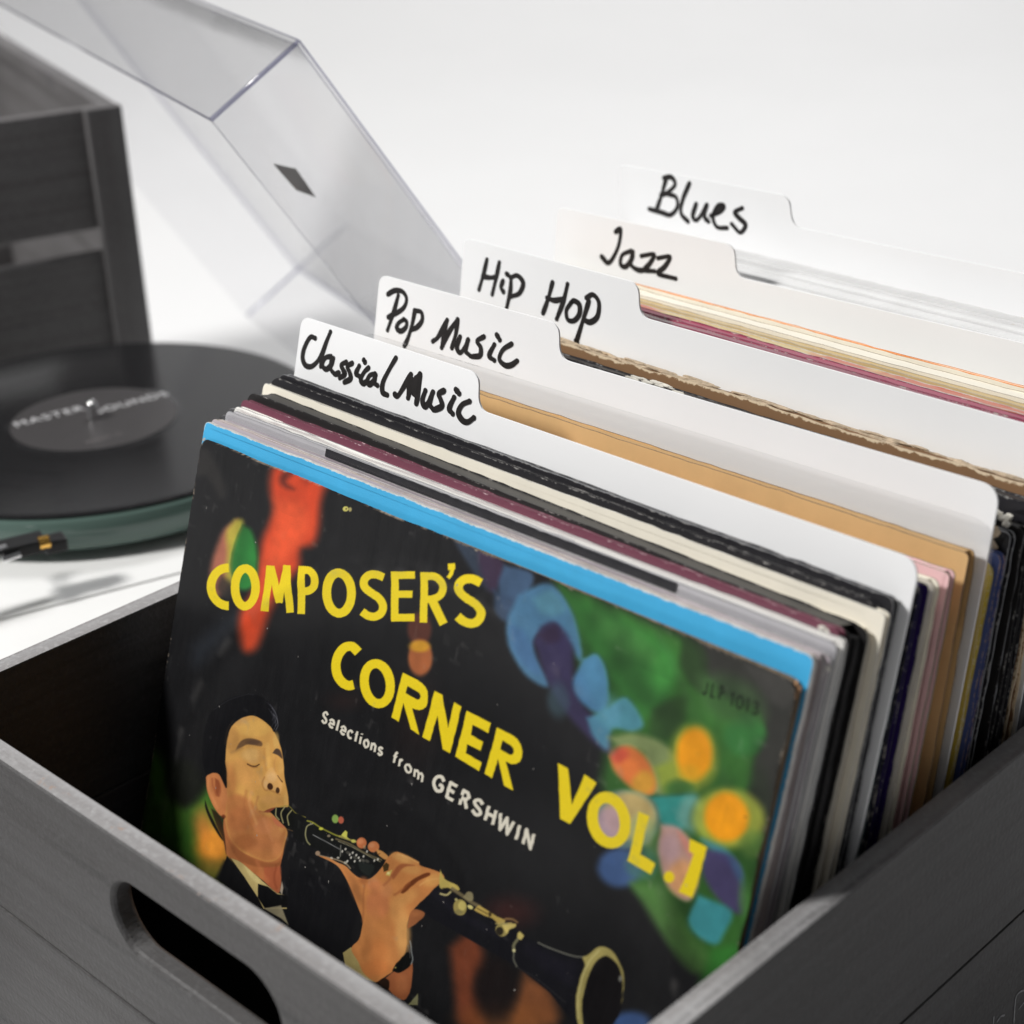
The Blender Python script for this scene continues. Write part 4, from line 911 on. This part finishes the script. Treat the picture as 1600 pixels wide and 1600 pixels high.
def front_record():
    root = empty('record_sleeve', (0, 0, 0.0)); root.rotation_euler = (-LEAN, 0, 0)
    tag(root, 'record sleeve with COMPOSER\'S CORNER VOL.1 in yellow over a clarinet player', 'record', 'records filed in the crate')
    S = 0.314; NU, NV = 860, 720; v0 = 0.075
    us = np.linspace(0, S, NU); vs = np.concatenate([[0.0, 0.04], np.linspace(v0, S, NV)]); NVV = len(vs)
    U, V = np.meshgrid(us, vs)
    def sm(n_, k, seed):
        q = np.random.RandomState(seed).randn(n_+4*k); q = np.convolve(q, np.hanning(2*k+1), 'same')[2*k:2*k+n_]; return q/max(1e-9, np.abs(q).max())
    # rounded, slightly ragged corners: squeeze rows near the top
    def edge_round(U, V):
        r = 0.006
        dv = S-V; 
        ins = np.where(dv < r, r-np.sqrt(np.maximum(0, r*r-(r-dv)**2)), 0)*0.75
        rag = sm(NVV, 5, 1)[:, None]*0.0004+sm(NVV, 60, 2)[:, None]*0.0005
        U2 = ins+rag*0.5+(S-2*ins-rag*0.5+0.0003*np.sin(V*210+2))*(U/S)+sm(NVV, 7, 3)[:, None]*0.0003*(U > S*0.5)
        return U2
    U2 = edge_round(U, V)
    V2 = V+np.where(V > 0.2, (0.0003*sm(NU, 40, 9)+0.00012*sm(NU, 4, 8))[None, :]*(V-0.2)/0.114, 0)
    # relief: ring wear of the disc inside, bent top-right corner, gentle bow
    rr = np.hypot(U-0.157, V-0.155)
    H = 0.0005*np.exp(-((rr-0.143)/0.004)**2)+0.00022*np.exp(-((rr-0.052)/0.004)**2)+0.0007*np.clip(1-rr/0.15, 0, 1)
    a = (U-0.262)+(V-0.274); H += np.where(a > 0.0, 0.0009*np.sin(np.clip(a*95, 0, 2.6))+0.030*np.clip(a-0.03, 0, 1)*0.35, 0)*np.clip(a*30, 0, 1)
    H += 0.0003*np.exp(-((a-0.035)/0.004)**2)
    Yc = -H
    PX, PY = project(np.stack([U, V*math.sin(LEAN), V*math.cos(LEAN)], -1))
    lin = paint_cover(PX, PY, U, V)
    # rubbed rim
    d = np.minimum(np.minimum(U, S-U), S-V).ravel(); rs = np.random.RandomState(5)
    e_ = (0.5+0.5*sm(NU+NVV, 3, 21)+0.5*sm(NU+NVV, 25, 22)); ii = np.where((S-V < np.minimum(U, S-U)).ravel(), np.tile(np.arange(NU), NVV), NU+np.repeat(np.arange(NVV), NU)); ns = e_[ii]
    wm = np.clip((0.0009-d)/0.0006, 0, 1)*np.clip((ns-0.55)*2.0, 0, 1)
    lin = lin*(1-wm[:, None])+np.array([0.32, 0.26, 0.2])*wm[:, None]
    lin = np.clip(lin*COVER_GAIN, 0, 1)
    co = np.stack([U2, Yc, V2], -1).reshape(-1, 3)
    n = NU*NVV
    idx = np.arange(n).reshape(NVV, NU)
    quads = np.stack([idx[:-1, :-1], idx[:-1, 1:], idx[1:, 1:], idx[1:, :-1]], -1).reshape(-1, 4)
    me = bpy.data.meshes.new('cover_print')
    me.vertices.add(n); me.vertices.foreach_set('co', co.ravel().astype('f'))
    me.loops.add(quads.size); me.loops.foreach_set('vertex_index', quads.ravel().astype('i'))
    me.polygons.add(len(quads)); me.polygons.foreach_set('loop_start', np.arange(0, quads.size, 4).astype('i'))
    me.update(calc_edges=True)
    ca = me.color_attributes.new('print', 'FLOAT_COLOR', 'POINT')
    ca.data.foreach_set('color', np.concatenate([lin, np.ones((n, 1))], 1).ravel().astype('f'))
    me.polygons.foreach_set('use_smooth', np.ones(len(quads), bool))
    nt = NT('printed_cover'); at = nt.n('ShaderNodeAttribute'); at.attribute_name = 'print'
    f = mapped_noise(nt, 500, (1, 1, 1), 3); sc = mapped_noise(nt, 60, (3, 1, 0.6), 6, 0.8)
    sp = mapped_noise(nt, 320, (1, 1, 1), 2, 0.4)
    c = mixc(nt, ramp(nt, sp, 0.76, 0.80), at.outputs['Color'], (0.32, 0.30, 0.28))
    nt.l(c, nt.b.inputs['Base Color']); nt.l(ramp(nt, sc, 0.3, 0.8, 0.34, 0.52), nt.b.inputs['Roughness']); setb(nt, spec=0.28)
    bump(nt, f, 0.06, 0.0004)
    link('cover_print', me, nt.m, root)
    E = edgecard('scuffed_cover_edge', (0.24, 0.18, 0.12), 0.5)
    o1 = rounded([(0.0004, 0), (S-0.0004, 0), (S-0.0004, S-0.0003), (0.0004, S-0.0003)], [0, 0, 0.0055, 0.0055], 6)
    link('jacket_front', mesh_of(slab_bm(o1, 0.0003, 0.0008, 0.0001), 'jacket_front'), E, root)
    link('jacket_back', mesh_of(slab_bm(o1, 0.0024, 0.0030, 0.0001), 'jacket_back'), E, root)
    o2 = rounded([(0.003, 0), (S-0.003, 0), (S-0.003, S-0.003), (0.003, S-0.003)], 0.001, 3)
    link('inner_sleeve', mesh_of(slab_bm(o2, 0.0011, 0.0021, 0.0001), 'inner_sleeve'), PAPER, root)
    torn(root, (S-0.0012, 0.0010, S-0.0030), (0.0012, 0.0010, 0.0020), simple('orange_torn_corner', (0.62, 0.36, 0.2), 0.9, 0.1, var=0.3, scale=300), 3, 5, 'torn_corner')
    torn(root, (0.0016, 0.0010, S-0.0012), (0.0016, 0.0008, 0.0012), TORN, 6, 5, 'torn_corner')
    return root
COVER_GAIN = 1.06
front_record()

def bot(y): return (y-0.1009)*(0.0605/0.0605)
S = sleeve
#  (label, y/z of the top corners at left and right, thickness, ...)
S('sky blue record sleeve standing directly behind the clarinet cover', bot(0.1045), (0.1039, 0.3036), (0.1081, 0.3021), 0.0022, BLUE, E_WHITE, seed=1, xr=0.3150)
S('thin beige edged record sleeve between the sky blue one and the crinkled plastic one', bot(0.109), (0.1078, 0.3034), (0.1112, 0.3008), 0.0030, MAUVE, E_BEIGE, PAPER, seed=2, r=0.0025)
r_ = S('pale mauve record sleeve in crinkled clear plastic, third behind the clarinet cover', bot(0.1135), (0.1118, 0.3022), (0.1162, 0.2980), 0.0046, MAUVE, E_WHITE, PAPERG, seed=3, plastic=POLY, plast_up=0.0022)
torn(r_, (0.313, 0.002, 0.3115), (0.0022, 0.0014, 0.0022), TORNW, 11, 6, 'torn_corner')
link('printed_square', mesh_of(box_bm(0.046, 0.0525, -0.0007, -0.00055, TOPS[r_.name][0]-0.0046, TOPS[r_.name][0]-0.0012), 'printed_square'), simple('dark_plum_print', (0.03, 0.012, 0.016), 0.4), r_)
r_ = S('silver grey record sleeve with a long black bar printed along its top', bot(0.1190), (0.1172, 0.3042), (0.1240, 0.2990), 0.0042, GREYC, E_GREY, PAPERG, seed=4, plastic=POLY, plast_up=0.0016)
bm = bmesh.new()
lo, hi = [], []
for k in range(61):
    u = 0.066+k*(0.250-0.066)/60; z = TOPS[r_.name][0]*(1-u/0.314)+TOPS[r_.name][1]*(u/0.314)+0.0012
    lo.append(bm.verts.new((u, -0.00060, z-0.0046))); hi.append(bm.verts.new((u, -0.00060, z-0.0012+(0.0004*noise.noise(Vector((u*320, 1, 2))) if 0 < k < 60 else 0))))
for k in range(60): bm.faces.new((lo[k], lo[k+1], hi[k+1], hi[k]))
link('black_bar', mesh_of(bm, 'black_bar'), simple('black_bar_print', (0.014, 0.014, 0.018), 0.5, 0.3, var=0.3, scale=200), r_)
S('bright white record sleeve just in front of the maroon one', bot(0.1240), (0.1224, 0.3045), (0.1284, 0.2990), 0.0030, WHITEC, E_GREY, PAPERG, seed=5)
r_ = S('maroon record sleeve with a torn white top right corner', bot(0.1275), (0.1262, 0.3060), (0.1300, 0.3012), 0.0036, MAROON, E_MAR, PAPERG, seed=6, xr=0.3105, wear=0.003)
torn(r_, (0.3075, 0.001, 0.3165), (0.0032, 0.0010, 0.0020), TORNW, 21, 8, 'torn_corner')
r_ = S('thick black record sleeve between the maroon sleeve and the cream one', bot(0.1325), (0.1302, 0.3085), (0.1352, 0.2990), 0.0105, BLACKC, E_BLACK, E_BLACK, seed=7, xr=0.3125, r=0.006)
torn(r_, (0.3105, 0.002, 0.3130), (0.0016, 0.0020, 0.0030), E_BLACK, 23, 9, 'torn_corner')
S('slim beige record sleeve, its worn corner just in front of the wide cream one', bot(0.1475), (0.1445, 0.2950), (0.1490, 0.2925), 0.0045, CREAM, E_BEIGE, E_BEIGE, seed=8, xr=0.3125, r=0.004)
r_ = S('wide cream record sleeve with dirty edges, behind the thick black one', bot(0.1530), (0.1503, 0.3030), (0.1556, 0.2966), 0.0034, CREAM, E_WHITE, E_BEIGE, xl=-0.0052, seed=9, xr=0.3142, r=0.003)
S('black record sleeve directly behind the wide cream one', bot(0.1572), (0.1542, 0.3052), (0.1590, 0.2975), 0.0026, BLACK2, E_BLACK, E_BLACK, xl=-0.0025, seed=10, xr=0.3105, r=0.006, wear=0.003)
S('scuffed charcoal record sleeve leaning on the Classical Music divider', bot(0.1610), (0.1575, 0.3060), (0.1630, 0.2985), 0.0036, BLACK2, E_GREY, PAPERG, xl=0.0012, seed=12, xr=0.3142, r=0.004, wear=0.003)
# --- between Classical Music and Pop Music
def bot1(y): return 0.0665+(y-0.1700)*(0.1290-0.0665)/(0.2070-0.1700)
S('grey green edged record sleeve right behind the Classical Music divider', bot1(0.1712), (0.1645, 0.2960), (0.1716, 0.2960), 0.0030, GREYC, E_TEAL, E_TEAL, seed=13)
S('navy record sleeve with a crumpled pale corner behind the Classical Music divider', bot1(0.1755), (0.1685, 0.2990), (0.1753, 0.2981), 0.0028, NAVY, E_NAVY, E_NAVY, seed=14, wear=0.004)
S('deep purple record sleeve showing a thin violet top edge', bot1(0.1790), (0.1725, 0.2990), (0.1790, 0.2965), 0.0052, PURPLE, E_NAVY, E_PURP, seed=15)
r_ = S('ivory record sleeve with a ragged beige corner', bot1(0.1870), (0.1795, 0.2985), (0.1872, 0.2948), 0.0046, CREAM, E_BEIGE, E_WHITE, seed=16, r=0.004)
torn(r_, (0.300, 0.002, 0.3045), (0.0050, 0.0020, 0.0026), TORN, 31, 12, 'torn_corner')
r_ = S('olive and brown patterned record sleeve with a pink paper wrap over its corner', bot1(0.1945), (0.1895, 0.2990), (0.1965, 0.2950), 0.0040, PINK, E_GREEN, E_GREEN, seed=17, r=0.003)
link('pink_corner_wrap', mesh_of(box_bm(0.3075, 0.3149, -0.0003, 0.0043, 0.281, 0.3025, 0.0004), 'pink_corner_wrap'), E_PINK, r_)
torn(r_, (0.296, 0.000, 0.3060), (0.0060, 0.0014, 0.0016), TORN, 33, 9, 'torn_corner')
r_ = S('kraft brown card record sleeve in a stiff clear round cornered cover', bot1(0.2062), (0.1990, 0.3040), (0.2088, 0.2975), 0.0056, KRAFT, E_BROWN, E_BROWN, seed=18, r=0.0025)
S('tall stiff clear plastic record sleeve with rounded corners, resting against the Pop Music divider', bot1(0.2140), (0.2068, 0.3115), (0.2146, 0.3085), 0.0014, POLYS, POLYS, None, xl=-0.003, xr=0.3190, seed=19, r=0.0095, wob=0.00006, wear=0)
# --- between Pop Music and Hip Hop
def bot2(y): return 0.1365+(y-0.2205)*(0.2000-0.1365)/(0.2475-0.2205)
S('mustard yellow edged record sleeve behind the Pop Music divider', bot2(0.2212), (0.2215, 0.2930), (0.2212, 0.2895), 0.0024, YELL, E_YELL, E_YELL, seed=20, xr=0.3155, r=0.005)
S('slate blue record sleeve with a scratched spine behind the mustard one', bot2(0.2250), (0.2250, 0.2960), (0.2250, 0.2925), 0.0034, BLUE2, E_BLUE2, E_BLUE2, seed=21, xr=0.3160, r=0.004)
r_ = S('charcoal record sleeve with a shredded tan corner behind the Pop Music divider', bot2(0.2295), (0.2295, 0.3040), (0.2300, 0.2990), 0.0040, BLACK2, E_GREY, E_BLACK, seed=22, xr=0.3150, wear=0.005)
torn(r_, (0.309, 0.001, 0.3085), (0.0050, 0.0020, 0.0042), TORN, 41, 16, 'torn_corner')
r_ = S('black record sleeve', bot2(0.2350), (0.2350, 0.3050), (0.2356, 0.3000), 0.0046, BLACKC, E_BLACK, E_GREY, seed=23, xr=0.3165, wear=0.005)
r_['label'] = 'black record sleeve with frayed pale corner, behind the charcoal one with shredded corner'
torn(r_, (0.311, 0.001, 0.3105), (0.0045, 0.0024, 0.0030), TORNW, 43, 14, 'torn_corner')
r_ = S('black record sleeve with a ragged white tear in the middle of its top edge', bot2(0.2405), (0.2412, 0.3115), (0.2418, 0.3075), 0.0050, BLACK2, E_BLACK, E_BLACK, seed=24, xr=0.3160, wear=0.005)
torn(r_, (0.140, -0.0002, 0.3185), (0.0135, 0.0006, 0.0011), TORNW, 47, 26, 'torn_edge')
r_ = S('brown board record sleeve with its top edge split into tan paper layers', bot2(0.2475), (0.2485, 0.3140), (0.2482, 0.3110), 0.0046, BROWN, TORN, TORN, seed=25, xr=0.3150, wob=0.0010, wear=0.004)
torn(r_, (0.157, 0.0030, 0.3178), (0.150, 0.0016, 0.0011), TORN, 51, 190, 'torn_edge', 0.011)
# --- between Hip Hop and Jazz
def bot3(y): return 0.2084+(y-0.2546)*(0.2815-0.2084)/(0.3257-0.2546)
S('record sleeve in glassy clear plastic right behind the Hip Hop divider', bot3(0.2625), (0.2670, 0.3260), (0.2625, 0.3230), 0.0036, GREYC, E_GREY, PAPERG, seed=26, plastic=POLY)
S('crimson topped record sleeve behind the Hip Hop divider', bot3(0.2705), (0.2735, 0.3290), (0.2705, 0.3252), 0.0060, ROSE, E_MAR, PAPER, seed=27, wear=0.004)
S('red and cream patterned record sleeve behind the crimson one', bot3(0.2790), (0.2815, 0.3262), (0.2790, 0.3235), 0.0060, ROSE2, E_WHITE, PAPER, seed=28, wear=0.004)
S('tan record sleeve third from the Jazz divider', bot3(0.2870), (0.2895, 0.3255), (0.2870, 0.3228), 0.0050, TAN, E_BEIGE, PAPER, seed=29)
S('pale cream record sleeve just in front of the orange edged one', bot3(0.2960), (0.2980, 0.3245), (0.2960, 0.3220), 0.0090, CREAM, E_BEIGE, PAPER, seed=30)
S('record sleeve with a thin bright orange top edge, in front of the Jazz divider', bot3(0.3085), (0.3085, 0.3245), (0.3075, 0.3214), 0.0026, CREAM, E_ORANGE, PAPER, seed=31, spine=ORANGE)
# --- behind Jazz and behind Blues: plain white sleeves
ORD = ['nearest to the Jazz divider', 'second behind the Jazz divider', 'third behind the Jazz divider', 'touching the front of the Blues divider']
for i, y in enumerate((0.3400, 0.3500, 0.3595, 0.3685)):
    S('plain white record sleeve '+ORD[i], 0.292+i*0.0175, (y, 0.3262), (y-0.001, 0.3232), 0.0092, OFFW, OFFW, OFFW, seed=60+i, r=0.003)
for i, y in enumerate((0.3930, 0.4030, 0.4130)):
    S('plain white record sleeve '+['directly behind the Blues divider', 'in the middle of the three behind the Blues divider', 'rearmost in the crate'][i], 0.378+i*0.0105, (y, 0.3200), (y, 0.3180), 0.0084, OFFW, OFFW, OFFW, seed=70+i, r=0.003)

# ------------------------------------------------------------------ record player on its low block
TA = math.radians(-17.5)
PC = Vector((-0.302, 0.230, 0))
player = empty('record_player', (PC.x, PC.y, 0.098), (0, 0, TA))
tag(player, 'white record player with a thick green glass platter and raised clear dust cover', 'record player')
ZB = 0.098
riser = box('display_block', -0.14, 0.200, -0.42, 0.125, -0.0145, ZB-0.0002, PLINTH, None, 0.002)
riser.location = (PC.x, PC.y, 0); riser.rotation_euler = (0, 0, TA)
tag(riser, 'low white block raising the record player above the table', 'display block')
def cyl(name, r, z0, z1, mat, parent, n=128, bev=0.0005, loc=(0, 0, 0)):
    bm = bmesh.new()
    prof = [(0, z0), (r-bev, z0), (r, z0+bev), (r, z1-bev), (r-bev, z1), (0, z1)]
    lathe(bm, prof, n)
    o = link(name, mesh_of(bm, name), mat, parent, loc)
    for p in o.data.polygons: p.use_smooth = len(p.vertices) == 4 and abs(p.normal.z) < 0.5
    return o
def lathe(bm, prof, n):
    rings = []
    for r, z in prof:
        if r < 1e-7: rings.append([bm.verts.new((0, 0, z))])
        else: rings.append([bm.verts.new((r*math.cos(2*math.pi*i/n), r*math.sin(2*math.pi*i/n), z)) for i in range(n)])
    for A, B in zip(rings[:-1], rings[1:]):
        for i in range(n):
            j = (i+1) % n
            if len(A) == 1 and len(B) == 1: continue
            if len(A) == 1: bm.faces.new((A[0], B[j], B[i]))
            elif len(B) == 1: bm.faces.new((A[i], A[j], B[0]))
            else: bm.faces.new((A[i], A[j], B[j], B[i]))
box('plinth', -0.146, 0.222, -0.38, 0.140, 0.018, 0.0580, PLINTH, player, 0.004, seg=3)
box('shadow_band_step', -0.142, 0.171, -0.374, 0.1365, 0.0582, 0.0592, PLINTH, player, 0.0004, seg=3)  # added thin step; its edge stands in for a soft shadow band
for x in (-0.11, 0.15):
    for y in (-0.33, 0.09): cyl('foot', 0.022, 0.0002, 0.0178, BLACKPL, player, 32, 0.001, (x, y, 0))
cyl('platter', 0.1395, 0.0665, 0.0850, GLASS, player, 160, 0.0012)
cyl('bearing', 0.03, 0.0612, 0.0663, BLACKPL, player, 48)
# spindle
bm = bmesh.new(); lathe(bm, [(0.0034, 0.084), (0.0034, 0.0955), (0.0030, 0.0975), (0.0015, 0.0995), (0, 0.1)], 24)
link('spindle', mesh_of(bm, 'spindle'), CHROME, player, smooth=True)
# tonearm
arm = empty('tonearm', (0.1555, -0.084, 0.090)); arm.parent = player; arm.scale = (0.68, 0.68, 0.68)
def tube(bm, pts, r, n=14):
    pts = [Vector(p) for p in pts]; rings = []
    for i, p in enumerate(pts):
        d = (pts[min(i+1, len(pts)-1)]-pts[max(i-1, 0)]).normalized(); a = d.orthogonal().normalized()
        if abs(d.z) < 0.9: a = d.cross(Vector((0, 0, 1))).normalized()
        b = d.cross(a); rings.append([bm.verts.new(p+(a*math.cos(t)+b*math.sin(t))*r) for t in [2*math.pi*k/n for k in range(n)]])
    for A, B in zip(rings[:-1], rings[1:]):
        for k in range(n): bm.faces.new((A[k], A[(k+1) % n], B[(k+1) % n], B[k]))
    bm.faces.new(rings[0]); bm.faces.new(list(reversed(rings[-1])))
bm = bmesh.new(); tube(bm, [(0.002, -0.012, 0.0), (0.004, -0.05, 0.002), (0.016, -0.13, 0.006), (0.02, -0.24, 0.008)], 0.0045)
link('arm_tube', mesh_of(bm, 'arm_tube'), CHROME, arm, smooth=True)
bm = bmesh.new(); tube(bm, [(-0.002, -0.012, -0.002), (-0.030, -0.020, 0.006), (-0.034, -0.024, 0.012)], 0.0022); tube(bm, [(-0.0345, -0.024, 0.012), (-0.0345, -0.024, 0.019)], 0.0042)
link('finger_lift', mesh_of(bm, 'finger_lift'), CHROME, arm, smooth=True)
hs = link('headshell', mesh_of(box_bm(-0.012, 0.008, -0.017, 0.018, -0.008, 0.003, 0.0018), 'headshell'), BLACKPL, arm)
link('cartridge', mesh_of(box_bm(-0.010, 0.006, 0.016, 0.034, -0.012, -0.001, 0.002), 'cartridge'), BLACKPL, hs)
bm = bmesh.new(); tube(bm, [(0.004, 0.012, -0.001), (0.004, 0.020, -0.001)], 0.0052, 24); link('gold_collar', mesh_of(bm, 'gold_collar'), GOLD, hs)
bm = bmesh.new(); tube(bm, [(0.011, -0.018, -0.004), (0.010, -0.004, -0.003)], 0.0022, 12); link('finger_pin', mesh_of(bm, 'finger_pin'), CHROME, hs)
cyl('tonearm_base', 0.028, 0.0612, 0.085, BLACKPL, player, 48, 0.002, (0.115, -0.33, 0)).name = 'arm_base'

# dust cover: open box, hinged at the back, standing open
def dust_cover():
    W0, W1 = -0.345, 0.180; Ln = 0.345; D = 0.0595
    bm = bmesh.new(); bmesh.ops.create_cube(bm, size=1)
    for v in bm.verts: v.co = Vector(((W0+W1)/2+v.co.x*(W1-W0), -Ln/2+v.co.y*Ln, -D/2+v.co.z*D))   # hinge edge at y=0, plate at z=0, rim at z=-D
    rim = [f for f in bm.faces if f.normal.z < -0.5]; bmesh.ops.delete(bm, geom=rim, context='FACES')
    es = [e for e in bm.edges if len(e.link_faces) == 2]
    r = bmesh.ops.bevel(bm, geom=es, offset=0.0015, segments=2, affect='EDGES', profile=0.5)
    for f in r['faces']: f.material_index = 1
    for f in r['faces']: f.smooth = True
    # wall thickness
    bmesh.ops.recalc_face_normals(bm, faces=bm.faces[:])
    me = bpy.data.meshes.new('dust_cover'); bm.to_mesh(me); bm.free()
    me.materials.append(ACRYL); me.materials.append(ACRYLE)
    o = bpy.data.objects.new('dust_cover', me); COL.objects.link(o)
    so = o.modifiers.new('thickness', 'SOLIDIFY'); so.thickness = 0.003; so.offset = -1; so.material_offset_rim = 1
    return o
dc = dust_cover(); dc.parent = player
ang = math.atan2(0.841, 0.541)
# free end at (Y' 0.085, z 0.430); plate runs down and back to the hinge
dc.location = (0, 0.085+0.541*0.345, 0.430-0.841*0.345-ZB); dc.rotation_euler = (-ang, 0, 0)
box('hinge_arm', 0.10, 0.135, 0.1405, 0.2295, 0.026, 0.040, PLINTH, player, 0.003)
box('hinge_bar', -0.060, 0.176, 0.2300, 0.2440, 0.010, 0.034, PLINTH, player, 0.003)
bm = bmesh.new()
vs_ = [bm.verts.new((0.1767, y, z-ZB)) for y, z in ((0.066, 0.370), (0.078, 0.3655), (0.0875, 0.349), (0.077, 0.3545))]
bm.faces.new(vs_); ex = bmesh.ops.extrude_face_region(bm, geom=bm.faces[:]); bmesh.ops.translate(bm, vec=(0.0002, 0, 0), verts=[g for g in ex['geom'] if isinstance(g, bmesh.types.BMVert)])
link('grey_sticker', mesh_of(bm, 'grey_sticker'), simple('grey_sticker_film', (0.5, 0.5, 0.5), 0.5), player)

# the disc lying on the platter
disc = empty('vinyl_record', (PC.x, PC.y, ZB+0.0852), (0, 0, TA))
tag(disc, 'black record with a charcoal label lying on the glass platter of the player', 'record')
bm = bmesh.new()
prof = [(0.0036, 0.0), (0.1360, 0.0), (0.1376, 0.0008), (0.1372, 0.0016), (0.1345, 0.0022)]
prof += [(0.053, 0.0022), (0.0515, 0.0026), (0.0036, 0.0026)]
lathe(bm, prof, 192)
def vinyl_grooves():
    nt = NT('grooved_vinyl'); tc = nt.n('ShaderNodeTexCoord'); ln = nt.n('ShaderNodeVectorMath', operation='LENGTH'); nt.l(tc.outputs['Object'], ln.inputs[0])
    m = nt.n('ShaderNodeMath', operation='MULTIPLY'); nt.l(ln.outputs['Value'], m.inputs[0]); m.inputs[1].default_value = 6000
    s = nt.n('ShaderNodeMath', operation='SINE'); nt.l(m.outputs[0], s.inputs[0]); bump(nt, s.outputs[0], 0.03, 0.0002)
    m2 = nt.n('ShaderNodeMath', operation='MULTIPLY'); nt.l(ln.outputs['Value'], m2.inputs[0]); m2.inputs[1].default_value = 330
    s2 = nt.n('ShaderNodeMath', operation='SINE'); nt.l(m2.outputs[0], s2.inputs[0])
    nt.l(ramp(nt, s2.outputs[0], 0.93, 0.99, 0.15, 0.07), nt.b.inputs['Roughness'])
    du = mapped_noise(nt, 900, (1, 1, 1), 2, 0.5)
    nt.l(mixc(nt, ramp(nt, du, 0.74, 0.78), (0.013, 0.013, 0.014), (0.12, 0.12, 0.12)), nt.b.inputs['Base Color'])
    setb(nt, spec=0.62); return nt.m
link('disc', mesh_of(bm, 'disc'), vinyl_grooves(), disc)
bm = bmesh.new(); lathe(bm, [(0.0037, 0.00262), (0.0500, 0.00262), (0.0500, 0.0028), (0.0037, 0.0028)], 96)
lab = link('label', mesh_of(bm, 'label'), LABEL, disc)
def text_mesh(txt, size, name):
    cu = bpy.data.curves.new(name, 'FONT'); cu.body = txt; cu.size = size; cu.align_x = 'CENTER'; cu.align_y = 'CENTER'; cu.space_character = 1.15
    o = bpy.data.objects.new('tmp', cu); COL.objects.link(o); bpy.context.view_layer.update()
    me = bpy.data.meshes.new_from_object(o.evaluated_get(bpy.context.evaluated_depsgraph_get())); COL.objects.unlink(o); bpy.data.objects.remove(o)
    me.name = name; return me
for txt, size, x, y in (('MASTER', 0.0112, -0.0185, -0.0225), ('SOUNDS', 0.0112, -0.0120, 0.0275), ('STEREO  33', 0.0040, 0.034, -0.004)):
    link('label_lettering', text_mesh(txt, size, 'lettering'), PRINT if size > 0.005 else simple('faint_print', (0.2, 0.18, 0.18), 0.6), lab, (x, y, 0.00286), (0, 0, math.radians(96)))

# ------------------------------------------------------------------ slatted crate behind the player
ct = empty('slatted_crate', (PC.x, PC.y, 0), (0, 0, TA))
tag(ct, 'dark grey slatted wooden crate standing empty beside the record player', 'crate')
FX, CY1, CY0, CZ = -0.205, 0.100, -0.30, 0.326
CX0 = -0.60
TH = 0.008
for (za, zb) in ((-0.0145, 0.047), (0.063, 0.135), (0.151, 0.224), (0.2405, CZ)):
    box('slat', FX-0.018, FX-TH, CY0, CY1-0.0125, za, zb-0.001, WOOD_FY, ct, 0.0015)
    box('slat', CX0+TH, CX0+0.018, CY0, CY1-0.0125, za, zb-0.001, WOOD_FY, ct, 0.0015)
for ya in (CY1-0.026, CY0):
    box('corner_post', FX-TH+0.0002, FX, ya, ya+0.026, -0.0145, CZ, WOOD_FZ, ct, 0.0015)
    box('corner_post', CX0, CX0+TH-0.0002, ya, ya+0.026, -0.0145, CZ, WOOD_FZ, ct, 0.0015)
box('end_panel', CX0+TH+0.0002, FX-TH-0.0002, CY1-0.0122, CY1-0.0003, -0.0145, CZ-0.0006, WOOD_FX, ct, 0.0015)
box('end_panel', CX0+TH+0.0002, FX-TH-0.0002, CY0-0.0122, CY0-0.0003, -0.0145, CZ-0.0006, WOOD_FX, ct, 0.0015)
box('crate_floor', CX0+0.023, FX-0.023, CY0+0.0003, CY1-0.0126, -0.0144, -0.004, WOOD_FX, ct)
